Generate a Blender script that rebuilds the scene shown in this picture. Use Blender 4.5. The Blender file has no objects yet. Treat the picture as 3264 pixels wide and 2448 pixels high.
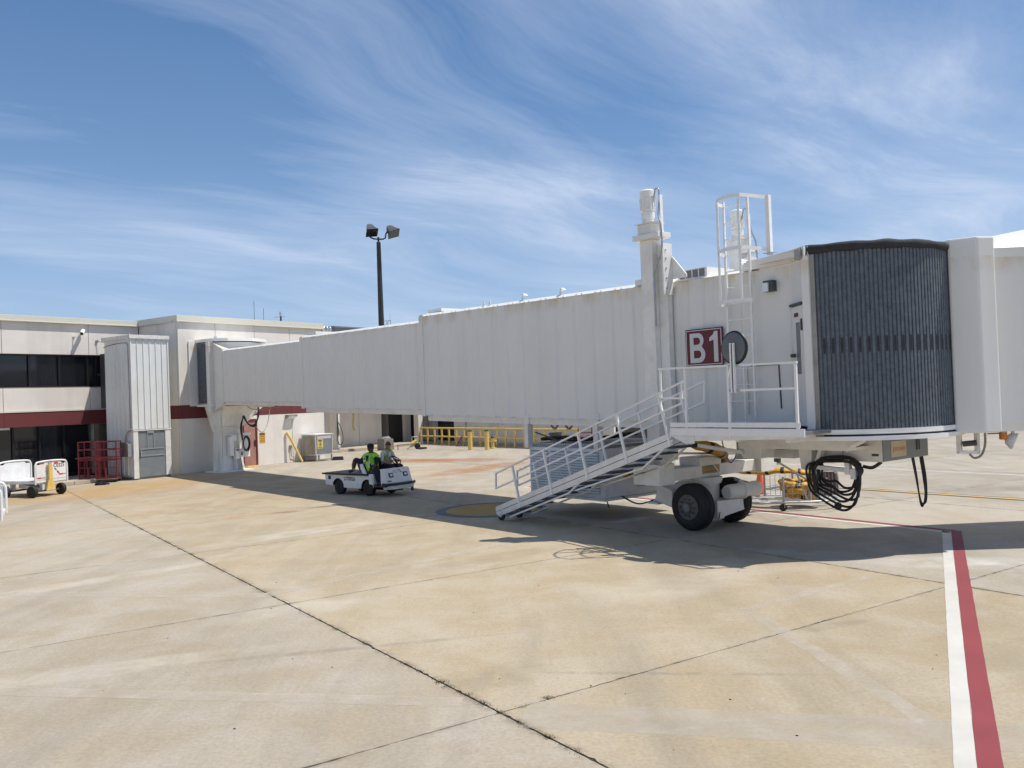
import bpy, math, random
from mathutils import Vector, Matrix, noise
random.seed(7)
R = math.radians
sc = bpy.context.scene
COL = sc.collection

# ------------------------------------------------------------------ camera
cam_d = bpy.data.cameras.new('camera')
cam_d.sensor_width = 36.0
cam_d.lens = 30.43
cam_d.clip_start = 0.05
cam_d.clip_end = 6000
cam = bpy.data.objects.new('camera', cam_d)
COL.objects.link(cam)
cam.matrix_world = Matrix.Translation((0, 0, 2.9)) @ Matrix.Rotation(R(90.81), 4, 'X') @ Matrix.Rotation(-0.037, 4, 'Z')
sc.camera = cam
sc.render.resolution_x = 1024
sc.render.resolution_y = 768
sc.cycles.max_bounces = 5
sc.cycles.diffuse_bounces = 3
sc.cycles.glossy_bounces = 2
sc.cycles.transparent_max_bounces = 6
sc.cycles.use_adaptive_sampling = True
sc.cycles.adaptive_threshold = 0.03

# ------------------------------------------------------------------ light, sky, exposure
SUN_EL, SUN_AZ = 63.0, 2.0          # azimuth counted from +X towards +Y
sd = bpy.data.lights.new('sun', 'SUN')
sd.energy = 4.6
sd.angle = R(0.53)
sd.color = (1.0, 0.945, 0.86)
sun = bpy.data.objects.new('sun', sd)
COL.objects.link(sun)
to_sun = Vector((math.cos(R(SUN_EL)) * math.cos(R(SUN_AZ)), math.cos(R(SUN_EL)) * math.sin(R(SUN_AZ)), math.sin(R(SUN_EL))))
sun.rotation_euler = to_sun.to_track_quat('Z', 'Y').to_euler()
sun.location = to_sun * 60

vs = sc.view_settings
vs.view_transform = 'Standard'
vs.look = 'None'
vs.exposure = 0.0
vs.gamma = 1.0
vs.use_curve_mapping = False

world = bpy.data.worlds.new('World')
sc.world = world
world.use_nodes = True
NT = world.node_tree
NT.nodes.clear()


def nd(nt, kind, **kw):
    n = nt.nodes.new(kind)
    for k, v in kw.items():
        setattr(n, k, v)
    return n


def link(nt, a, b):
    nt.links.new(a, b)


def math_n(nt, op, a, b=None, c=None, clamp=False):
    n = nd(nt, 'ShaderNodeMath', operation=op)
    n.use_clamp = clamp
    for i, v in enumerate((a, b, c)):
        if v is None:
            continue
        if isinstance(v, (int, float)):
            n.inputs[i].default_value = v
        else:
            link(nt, v, n.inputs[i])
    return n.outputs[0]


def ramp_n(nt, fac, stops, interp='LINEAR'):
    n = nd(nt, 'ShaderNodeValToRGB')
    n.color_ramp.interpolation = interp
    el = n.color_ramp.elements
    while len(el) < len(stops):
        el.new(0.5)
    for e, (p, c) in zip(el, stops):
        e.position = p
        e.color = (c, c, c, 1) if isinstance(c, (int, float)) else tuple(c) + (1,)
    link(nt, fac, n.inputs[0])
    return n.outputs[0]


def noise_n(nt, vec, scale, detail=4, rough=0.55, dist=0.0, out=0):
    n = nd(nt, 'ShaderNodeTexNoise')
    n.inputs['Scale'].default_value = scale
    n.inputs['Detail'].default_value = detail
    n.inputs['Roughness'].default_value = rough
    n.inputs['Distortion'].default_value = dist
    if vec is not None:
        link(nt, vec, n.inputs['Vector'])
    return n.outputs[out]


def map_n(nt, vec, loc=(0, 0, 0), rot=(0, 0, 0), scl=(1, 1, 1)):
    n = nd(nt, 'ShaderNodeMapping')
    n.inputs['Location'].default_value = loc
    n.inputs['Rotation'].default_value = rot
    n.inputs['Scale'].default_value = scl
    link(nt, vec, n.inputs['Vector'])
    return n.outputs[0]


def mix_n(nt, fac, a, b, mode='MIX'):
    n = nd(nt, 'ShaderNodeMix', data_type='RGBA', blend_type=mode)
    if isinstance(fac, (int, float)):
        n.inputs[0].default_value = fac
    else:
        link(nt, fac, n.inputs[0])
    for i, v in ((6, a), (7, b)):
        if isinstance(v, (tuple, list)):
            n.inputs[i].default_value = tuple(v)[:3] + (1,)
        else:
            link(nt, v, n.inputs[i])
    return n.outputs[2]


def tex_map(nt, vec, rot, scl, loc=(0, 0, 0)):
    n = nd(nt, 'ShaderNodeMapping', vector_type='TEXTURE')
    n.inputs['Location'].default_value = loc
    n.inputs['Rotation'].default_value = (0, 0, R(rot))
    n.inputs['Scale'].default_value = scl
    link(nt, vec, n.inputs['Vector'])
    return n.outputs[0]


def build_world():
    nt = NT
    sky = nd(nt, 'ShaderNodeTexSky', sky_type='NISHITA')
    sky.sun_disc = False
    sky.sun_elevation = R(SUN_EL)
    sky.sun_rotation = R(90 - SUN_AZ)
    sky.altitude = 0
    sky.air_density = 1.0
    sky.dust_density = 0.5
    sky.ozone_density = 3.0
    tc = nd(nt, 'ShaderNodeTexCoord')
    sep = nd(nt, 'ShaderNodeSeparateXYZ')
    link(nt, tc.outputs['Generated'], sep.inputs[0])
    zc = math_n(nt, 'MAXIMUM', math_n(nt, 'ADD', sep.outputs[2], 0.10), 0.04)
    comb = nd(nt, 'ShaderNodeCombineXYZ')
    link(nt, math_n(nt, 'DIVIDE', sep.outputs[0], zc), comb.inputs[0])
    link(nt, math_n(nt, 'DIVIDE', sep.outputs[1], zc), comb.inputs[1])
    # slow bending of the whole cloud sheet
    warp = noise_n(nt, comb.outputs[0], 0.45, 2, 0.5, 0, 1)
    vm = nd(nt, 'ShaderNodeVectorMath', operation='SUBTRACT')
    link(nt, warp, vm.inputs[0])
    vm.inputs[1].default_value = (0.5, 0.5, 0.5)
    vsn = nd(nt, 'ShaderNodeVectorMath', operation='SCALE')
    link(nt, vm.outputs[0], vsn.inputs[0])
    vsn.inputs['Scale'].default_value = 1.3
    va = nd(nt, 'ShaderNodeVectorMath', operation='ADD')
    link(nt, comb.outputs[0], va.inputs[0])
    link(nt, vsn.outputs[0], va.inputs[1])
    base = va.outputs[0]
    fine = noise_n(nt, tex_map(nt, base, CL[2], (2.1, 0.60, 1), (CL[0], CL[1], 0)), 1.0, 8, 0.66, 0.35)
    wisp = noise_n(nt, tex_map(nt, base, CL[2] - 16, (1.4, 0.30, 1), (4.1, 1.3, 0)), 1.0, 6, 0.62, 0.6)
    big = noise_n(nt, tex_map(nt, base, CL[2] + 8, (2.4, 1.3, 1), (CL[3], CL[4], 0)), 1.0, 2, 0.5)
    d = math_n(nt, 'MULTIPLY', fine, 0.60)
    d = math_n(nt, 'ADD', d, math_n(nt, 'MULTIPLY', wisp, 0.24))
    d = math_n(nt, 'ADD', d, math_n(nt, 'MULTIPLY', big, 0.75))
    mask = ramp_n(nt, d, [(0.70, 0.0), (0.86, 0.26), (0.98, 0.62), (1.0, 0.66)])
    # thin even veil nearer the horizon
    veil = ramp_n(nt, sep.outputs[2], [(0.0, 0.85), (0.10, 0.62), (0.26, 0.30), (0.45, 0.16)])
    hs = nd(nt, 'ShaderNodeHueSaturation')
    hs.inputs['Saturation'].default_value = 1.40
    link(nt, sky.outputs[0], hs.inputs['Color'])
    col = mix_n(nt, veil, hs.outputs[0], VEIL)
    col = mix_n(nt, mask, col, CLOUD)
    bg = nd(nt, 'ShaderNodeBackground')
    bg.inputs['Strength'].default_value = 0.095
    link(nt, col, bg.inputs['Color'])
    out = nd(nt, 'ShaderNodeOutputWorld')
    link(nt, bg.outputs[0], out.inputs[0])


CL = (7.7, 3.4, 50.0, 12.2, 4.6)
CLOUD = (7.5, 8.4, 10.2)
VEIL = (5.0, 6.5, 9.5)
build_world()
world.cycles.sampling_method = 'MANUAL'
world.cycles.sample_map_resolution = 256

# ------------------------------------------------------------------ materials
MATS = {}


def pmat(name, col, rough=0.6, var=0.10, scale=2.0, metal=0.0, bump=0.0, bscale=40.0, dirt=None, dirt_amt=0.0, dirt_scale=1.2,
         streak=False, spec=0.5, trans=0.0, world_co=False):
    m = bpy.data.materials.new(name)
    m.use_nodes = True
    nt = m.node_tree
    b = nt.nodes['Principled BSDF']
    if world_co:
        g = nd(nt, 'ShaderNodeNewGeometry')
        co = g.outputs['Position']
    else:
        tc = nd(nt, 'ShaderNodeTexCoord')
        co = tc.outputs['Object']
    n1 = noise_n(nt, co, scale, 5, 0.6)
    lo = tuple(max(0, c * (1 - var)) for c in col)
    hi = tuple(min(1, c * (1 + var)) for c in col)
    mx = nd(nt, 'ShaderNodeMapRange')
    mx.inputs[1].default_value = 0.3
    mx.inputs[2].default_value = 0.7
    link(nt, n1, mx.inputs[0])
    c = mix_n(nt, mx.outputs[0], lo, hi)
    if dirt:
        v = map_n(nt, co, scl=(1, 1, 0.12)) if streak else co
        n2 = noise_n(nt, v, dirt_scale, 6, 0.65)
        f = ramp_n(nt, n2, [(0.45, 0.0), (0.75, dirt_amt)])
        c = mix_n(nt, f, c, dirt)
    link(nt, c, b.inputs['Base Color'])
    rr = nd(nt, 'ShaderNodeMapRange')
    rr.inputs[3].default_value = max(0.03, rough - 0.08)
    rr.inputs[4].default_value = min(1, rough + 0.08)
    link(nt, n1, rr.inputs[0])
    link(nt, rr.outputs[0], b.inputs['Roughness'])
    b.inputs['Metallic'].default_value = metal
    b.inputs['Specular IOR Level'].default_value = spec
    if bump:
        bp = nd(nt, 'ShaderNodeBump')
        bp.inputs['Strength'].default_value = bump
        bp.inputs['Distance'].default_value = 0.02
        link(nt, noise_n(nt, co, bscale, 4, 0.6), bp.inputs['Height'])
        link(nt, bp.outputs[0], b.inputs['Normal'])
    MATS[name] = m
    return m


bw_m = pmat('bridge_white', (0.79, 0.77, 0.72), 0.45, 0.025, 0.7, dirt=(0.55, 0.50, 0.40), dirt_amt=0.13, dirt_scale=1.6, streak=True, bump=0.03, bscale=6)


def drip_stain():
    """ochre seepage below the roof seam of the outer tunnel"""
    nt = bw_m.node_tree
    b = nt.nodes['Principled BSDF']
    src = b.inputs['Base Color'].links[0].from_socket
    tc = nd(nt, 'ShaderNodeTexCoord')
    sp = nd(nt, 'ShaderNodeSeparateXYZ')
    link(nt, tc.outputs['Object'], sp.inputs[0])
    zz = math_n(nt, 'ADD', sp.outputs[2], math_n(nt, 'MULTIPLY', sp.outputs[0], 0.02))
    band = math_n(nt, 'MULTIPLY', ramp_n(nt, math_n(nt, 'SUBTRACT', zz, 4.9), [(0.42, 0.0), (0.70, 1.0), (0.735, 1.0), (0.75, 0.0)]), 1.0)
    nz = ramp_n(nt, noise_n(nt, map_n(nt, tc.outputs['Object'], scl=(1.6, 1, 0.5)), 1.5, 4, 0.6), [(0.42, 0.0), (0.62, 0.65)])
    link(nt, mix_n(nt, math_n(nt, 'MULTIPLY', band, nz), src, (0.60, 0.47, 0.25)), b.inputs['Base Color'])


drip_stain()
pmat('frame_white', (0.82, 0.80, 0.745), 0.5, 0.05, 3, dirt=(0.42, 0.37, 0.30), dirt_amt=0.30, dirt_scale=3.5)
pmat('rail_white', (0.85, 0.84, 0.80), 0.45, 0.04, 5)
pmat('stair_grey', (0.20, 0.20, 0.20), 0.7, 0.2, 8)
pmat('unit_grey', (0.70, 0.72, 0.73), 0.5, 0.06, 3, dirt=(0.3, 0.27, 0.22), dirt_amt=0.3, dirt_scale=4)
pmat('stucco', (0.76, 0.715, 0.65), 0.9, 0.05, 1.2, bump=0.25, bscale=120, dirt=(0.42, 0.38, 0.33), dirt_amt=0.28, dirt_scale=1.1, streak=True)
pmat('coping', (0.66, 0.64, 0.54), 0.5, 0.05, 2, dirt=(0.4, 0.37, 0.3), dirt_amt=0.2, dirt_scale=2)
pmat('stripe_red', (0.150, 0.028, 0.030), 0.7, 0.10, 2, dirt=(0.10, 0.04, 0.035), dirt_amt=0.5, dirt_scale=1.5)
pmat('joint_dark', (0.20, 0.18, 0.15), 0.95, 0.2, 8)
pmat('window_glass', (0.010, 0.012, 0.016), 0.06, 0.2, 0.5, spec=0.6)
pmat('window_frame', (0.012, 0.012, 0.014), 0.4, 0.2, 3)
pmat('interior', (0.03, 0.028, 0.026), 0.9, 0.3, 1)
pmat('tower_metal', (0.72, 0.74, 0.72), 0.4, 0.04, 2, dirt=(0.45, 0.38, 0.3), dirt_amt=0.25, dirt_scale=1.4, streak=True)
pmat('tower_trim', (0.75, 0.74, 0.70), 0.45, 0.05, 2, dirt=(0.25, 0.2, 0.15), dirt_amt=0.4, dirt_scale=3)
pmat('grey_door', (0.20, 0.22, 0.23), 0.45, 0.10, 1.5, dirt=(0.12, 0.13, 0.13), dirt_amt=0.5, dirt_scale=2)
pmat('pink_door', (0.40, 0.20, 0.16), 0.7, 0.10, 2, dirt=(0.17, 0.10, 0.09), dirt_amt=0.7, dirt_scale=2.5)
pmat('steel', (0.45, 0.46, 0.47), 0.35, 0.12, 5, metal=0.8)
pmat('galvanised', (0.105, 0.122, 0.142), 0.6, 0.30, 9, metal=0.1, dirt=(0.24, 0.27, 0.30), dirt_amt=0.40, dirt_scale=22, world_co=True)
pmat('galv_tube', (0.42, 0.44, 0.45), 0.45, 0.12, 6, metal=0.6)
pmat('rubber', (0.014, 0.014, 0.015), 0.75, 0.3, 6, dirt=(0.10, 0.09, 0.075), dirt_amt=0.3, dirt_scale=5)
pmat('black', (0.015, 0.015, 0.017), 0.5, 0.3, 6)
pmat('dark_grey', (0.06, 0.062, 0.066), 0.5, 0.2, 6)
pmat('pole_bronze', (0.028, 0.026, 0.022), 0.5, 0.2, 3)
pmat('yellow_paint', (0.78, 0.55, 0.15), 0.5, 0.08, 4, dirt=(0.35, 0.2, 0.06), dirt_amt=0.4, dirt_scale=6)
pmat('yellow_hose', (0.62, 0.33, 0.03), 0.6, 0.12, 7, dirt=(0.25, 0.14, 0.03), dirt_amt=0.4, dirt_scale=6)
pmat('yellow_sign', (0.74, 0.56, 0.16), 0.5, 0.05, 4)
pmat('orange_sign', (0.70, 0.36, 0.03), 0.5, 0.05, 4)
pmat('amber_plate', (0.42, 0.25, 0.03), 0.5, 0.12, 8)
pmat('amber', (0.60, 0.20, 0.02), 0.25, 0.1, 8)
pmat('cone_orange', (0.72, 0.13, 0.04), 0.55, 0.08, 6, dirt=(0.3, 0.08, 0.04), dirt_amt=0.4, dirt_scale=7)
pmat('gate_red', (0.115, 0.014, 0.021), 0.45, 0.06, 2)
pmat('sign_white', (0.62, 0.60, 0.58), 0.5, 0.04, 3)
pmat('red_steel', (0.20, 0.020, 0.027), 0.5, 0.12, 6, dirt=(0.14, 0.05, 0.04), dirt_amt=0.5, dirt_scale=8)
pmat('cart_white', (0.80, 0.80, 0.79), 0.4, 0.04, 3, dirt=(0.42, 0.38, 0.33), dirt_amt=0.32, dirt_scale=4)
pmat('decal_red', (0.55, 0.04, 0.05), 0.4, 0.05, 4)
pmat('decal_grey', (0.40, 0.40, 0.41), 0.4, 0.05, 4)
pmat('decal_blue', (0.03, 0.14, 0.28), 0.4, 0.05, 4)
pmat('lamp_glass', (0.75, 0.78, 0.80), 0.1, 0.03, 4)
pmat('weathered_steel', (0.36, 0.34, 0.31), 0.55, 0.2, 3, metal=0.3, dirt=(0.10, 0.09, 0.08), dirt_amt=0.6, dirt_scale=3, streak=True)
pmat('green_cap', (0.03, 0.09, 0.06), 0.5, 0.1, 5)
pmat('kerb_concrete', (0.44, 0.38, 0.29), 0.9, 0.15, 3, bump=0.3, bscale=60)
pmat('concrete_base', (0.22, 0.20, 0.17), 0.9, 0.15, 4, bump=0.3, bscale=60)
pmat('roof_membrane', (0.30, 0.30, 0.30), 0.85, 0.1, 2)
pmat('roof_unit', (0.16, 0.17, 0.18), 0.6, 0.1, 2)
pmat('seal_black', (0.03, 0.03, 0.034), 0.8, 0.3, 5, bump=0.4, bscale=25)
pmat('skin_dark', (0.10, 0.050, 0.032), 0.55, 0.08, 20)
pmat('skin_tan', (0.36, 0.19, 0.125), 0.55, 0.08, 20)
pmat('navy_cloth', (0.014, 0.015, 0.026), 0.9, 0.2, 20)
pmat('white_cloth', (0.60, 0.62, 0.66), 0.9, 0.06, 20)
pmat('hivis', (0.33, 0.75, 0.035), 0.7, 0.05, 20)
pmat('reflective', (0.48, 0.50, 0.48), 0.4, 0.05, 20)
pmat('hair_dark', (0.012, 0.010, 0.009), 0.8, 0.2, 30)
pmat('hair_brown', (0.11, 0.065, 0.042), 0.8, 0.2, 30)
pmat('hat_dark', (0.02, 0.019, 0.020), 0.9, 0.2, 30)
pmat('shoe', (0.03, 0.03, 0.034), 0.7, 0.2, 20)
pmat('sock', (0.6, 0.6, 0.6), 0.9, 0.05, 20)
pmat('weeds', (0.035, 0.034, 0.018), 0.95, 0.5, 15)
pmat('debris', (0.05, 0.035, 0.02), 0.9, 0.4, 15)
pmat('rim_grey', (0.13, 0.12, 0.11), 0.6, 0.25, 12, dirt=(0.05, 0.045, 0.04), dirt_amt=0.6, dirt_scale=14)
pmat('faded_pink', (0.62, 0.46, 0.44), 0.6, 0.1, 12)
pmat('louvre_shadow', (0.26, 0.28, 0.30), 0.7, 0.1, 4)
pmat('mirror_back', (0.13, 0.14, 0.145), 0.45, 0.15, 12)
pmat('door_glass', (0.16, 0.17, 0.18), 0.12, 0.1, 2)
pmat('tread_dark', (0.055, 0.056, 0.060), 0.75, 0.25, 10)
pmat('hivis_dull', (0.24, 0.36, 0.09), 0.8, 0.15, 20)

# ------------------------------------------------------------------ mesh helpers
Z = Vector((0, 0, 1))


class MB:
    def __init__(self):
        self.v, self.f, self.m = [], [], []

    def add(self, vs_, fs, m=0):
        o = len(self.v)
        self.v += [tuple(p) for p in vs_]
        self.f += [tuple(i + o for i in f) for f in fs]
        self.m += [m] * len(fs)
        return self

    def hexa(self, c, m=0):
        return self.add(c, [(0, 3, 2, 1), (4, 5, 6, 7), (0, 1, 5, 4), (1, 2, 6, 5), (2, 3, 7, 6), (3, 0, 4, 7)], m)

    def box(self, x0, x1, y0, y1, z0, z1, m=0):
        x0, x1 = min(x0, x1), max(x0, x1)
        y0, y1 = min(y0, y1), max(y0, y1)
        z0, z1 = min(z0, z1), max(z0, z1)
        return self.hexa([(x0, y0, z0), (x1, y0, z0), (x1, y1, z0), (x0, y1, z0), (x0, y0, z1), (x1, y0, z1), (x1, y1, z1), (x0, y1, z1)], m)

    def beam(self, p, q, w, h, up=Z, m=0):
        p, q = Vector(p), Vector(q)
        d = (q - p).normalized()
        up = Vector(up)
        s = d.cross(up)
        if s.length < 1e-4:
            s = d.cross(Vector((1, 0, 0)))
        s = s.normalized() * w / 2
        n = s.cross(d).normalized() * h / 2
        return self.hexa([p - s - n, p + s - n, q + s - n, q - s - n, p - s + n, p + s + n, q + s + n, q - s + n], m)

    def tube(self, pts, r, n=8, closed=False, caps=True, m=0, flat=1.0, mfun=None):
        pts = [Vector(p) for p in pts]
        k = len(pts)
        rs = r if isinstance(r, (list, tuple)) else [r] * k
        o = len(self.v)
        prev = None
        for i, p in enumerate(pts):
            if closed:
                d = pts[(i + 1) % k] - pts[i - 1]
            else:
                d = pts[min(i + 1, k - 1)] - pts[max(i - 1, 0)]
            d = d.normalized() if d.length > 1e-9 else Vector((0, 0, 1))
            if prev is None:
                a = d.cross(Z)
                if a.length < 1e-3:
                    a = d.cross(Vector((1, 0, 0)))
            else:
                a = prev - d * prev.dot(d)
                if a.length < 1e-4:
                    a = d.cross(Z)
            a = a.normalized()
            prev = a
            b = d.cross(a)
            for j in range(n):
                t = 2 * math.pi * j / n
                self.v.append(tuple(p + a * (rs[i] * math.cos(t)) + b * (rs[i] * flat * math.sin(t))))
        for i in range(k if closed else k - 1):
            i2 = (i + 1) % k
            for j in range(n):
                j2 = (j + 1) % n
                self.f.append((o + i * n + j, o + i * n + j2, o + i2 * n + j2, o + i2 * n + j))
                self.m.append(mfun(i) if mfun else m)
        if caps and not closed:
            self.f.append(tuple(o + j for j in reversed(range(n))))
            self.f.append(tuple(o + (k - 1) * n + j for j in range(n)))
            self.m += [m, m]
        return self

    def cyl(self, p, q, r, n=16, r2=None, m=0):
        return self.tube([p, q], [r, r if r2 is None else r2], n, m=m)

    def lathe(self, p, axis, prof, n=24, m=0, mfun=None):
        """prof: list of (distance along axis, radius)"""
        p = Vector(p)
        ax = Vector(axis).normalized()
        a = ax.cross(Z)
        if a.length < 1e-3:
            a = ax.cross(Vector((1, 0, 0)))
        a.normalize()
        b = ax.cross(a)
        o = len(self.v)
        for (h, r) in prof:
            for j in range(n):
                t = 2 * math.pi * j / n
                self.v.append(tuple(p + ax * h + (a * math.cos(t) + b * math.sin(t)) * max(r, 1e-4)))
        for i in range(len(prof) - 1):
            for j in range(n):
                j2 = (j + 1) % n
                self.f.append((o + i * n + j, o + i * n + j2, o + (i + 1) * n + j2, o + (i + 1) * n + j))
                self.m.append(mfun(i) if mfun else m)
        self.f.append(tuple(o + j for j in reversed(range(n))))
        self.f.append(tuple(o + (len(prof) - 1) * n + j for j in range(n)))
        self.m += [mfun(0) if mfun else m, mfun(len(prof) - 2) if mfun else m]
        return self

    def prism(self, poly, ext, m=0):
        poly = [Vector(p) for p in poly]
        ext = Vector(ext)
        k = len(poly)
        fs = [tuple(reversed(range(k))), tuple(range(k, 2 * k))]
        fs += [(i, (i + 1) % k, k + (i + 1) % k, k + i) for i in range(k)]
        return self.add(poly + [p + ext for p in poly], fs, m)

    def quad(self, a, b, c, d, m=0):
        return self.add([a, b, c, d], [(0, 1, 2, 3)], m)

    def build(self, name, mats, parent=None, smooth=None, bevel=0.0):
        me = bpy.data.meshes.new(name)
        me.from_pydata(self.v, [], self.f)
        if not isinstance(mats, (list, tuple)):
            mats = [mats]
        for q in mats:
            me.materials.append(MATS[q])
        if len(mats) > 1:
            me.polygons.foreach_set('material_index', self.m)
        import bmesh
        bm = bmesh.new()
        bm.from_mesh(me)
        bmesh.ops.recalc_face_normals(bm, faces=bm.faces)
        bm.to_mesh(me)
        bm.free()
        if smooth is not None:
            me.polygons.foreach_set('use_smooth', [True] * len(me.polygons))
            me.set_sharp_from_angle(angle=R(smooth))
        me.update()
        o = bpy.data.objects.new(name, me)
        COL.objects.link(o)
        o.parent = parent
        if bevel:
            bv = o.modifiers.new('bevel', 'BEVEL')
            bv.width = bevel
            bv.segments = 2
            bv.limit_method = 'ANGLE'
            bv.angle_limit = R(40)
        return o


def tag(o, label=None, cat=None, group=None, kind=None):
    if label:
        o['label'] = label
    if cat:
        o['category'] = cat
    if group:
        o['group'] = group
    if kind:
        o['kind'] = kind
    return o


def empty(name, loc=(0, 0, 0), rz=0.0, label=None, cat=None, group=None):
    o = bpy.data.objects.new(name, None)
    o.empty_display_size = 0.2
    COL.objects.link(o)
    o.location = loc
    o.rotation_euler = (0, 0, rz)
    return tag(o, label, cat, group)


def copy_tree(o, parent=None):
    c = o.copy()
    COL.objects.link(c)
    c.parent = parent
    for ch in list(o.children):
        copy_tree(ch, c)
    return c


def share(src, parent, loc=(0, 0, 0), rz=0.0, name=None):
    o = bpy.data.objects.new(name or src.name.split('.')[0], src.data)
    COL.objects.link(o)
    o.parent = parent
    o.location = loc
    o.rotation_euler = (0, 0, rz)
    return o


def text(name, body, size, matname, parent, origin, right, up, width=None, align='CENTER', ext=0.0008, bold=0.0):
    cu = bpy.data.curves.new(name, 'FONT')
    cu.body = body
    cu.size = size
    cu.align_x = align
    cu.align_y = 'CENTER'
    cu.extrude = ext
    cu.offset = bold
    cu.resolution_u = 3
    t = bpy.data.objects.new(name, cu)
    COL.objects.link(t)
    bpy.context.view_layer.update()
    dg = bpy.context.evaluated_depsgraph_get()
    me = bpy.data.meshes.new_from_object(t.evaluated_get(dg))
    bpy.data.objects.remove(t)
    xs = [v.co.x for v in me.vertices]
    k = 1.0
    if width and xs:
        k = width / (max(xs) - min(xs))
    rt, u_ = Vector(right).normalized(), Vector(up).normalized()
    nn = rt.cross(u_)
    og = Vector(origin)
    for v in me.vertices:
        c = v.co.copy()
        v.co = og + rt * (c.x * k) + u_ * c.y + nn * c.z
    me.materials.clear()
    me.materials.append(MATS[matname])
    o = bpy.data.objects.new(name, me)
    COL.objects.link(o)
    o.parent = parent
    return o


def catmull(pts, n=8, closed=False):
    P = [Vector(p) for p in pts]
    k = len(P)
    out = []
    rng = k if closed else k - 1
    for i in range(rng):
        p0 = P[(i - 1) % k] if closed or i > 0 else P[0]
        p1, p2 = P[i % k], P[(i + 1) % k]
        p3 = P[(i + 2) % k] if closed or i + 2 < k else P[-1]
        for j in range(n):
            t = j / n
            out.append(0.5 * ((2 * p1) + (p2 - p0) * t + (2 * p0 - 5 * p1 + 4 * p2 - p3) * t * t + (3 * p1 - p0 - 3 * p2 + p3) * t ** 3))
    if not closed:
        out.append(P[-1])
    return out


# ------------------------------------------------------------------ apron
GO = Vector((-0.22, 7.99, 0))
GA = Vector((0.827, 0.562, 0)).normalized()
GB = Vector((-GA.y, GA.x, 0))
PA, PB = 7.70, 5.63


def gp(a, b, z=0.0):
    return GO + GA * a + GB * b + Vector((0, 0, z))


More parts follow.
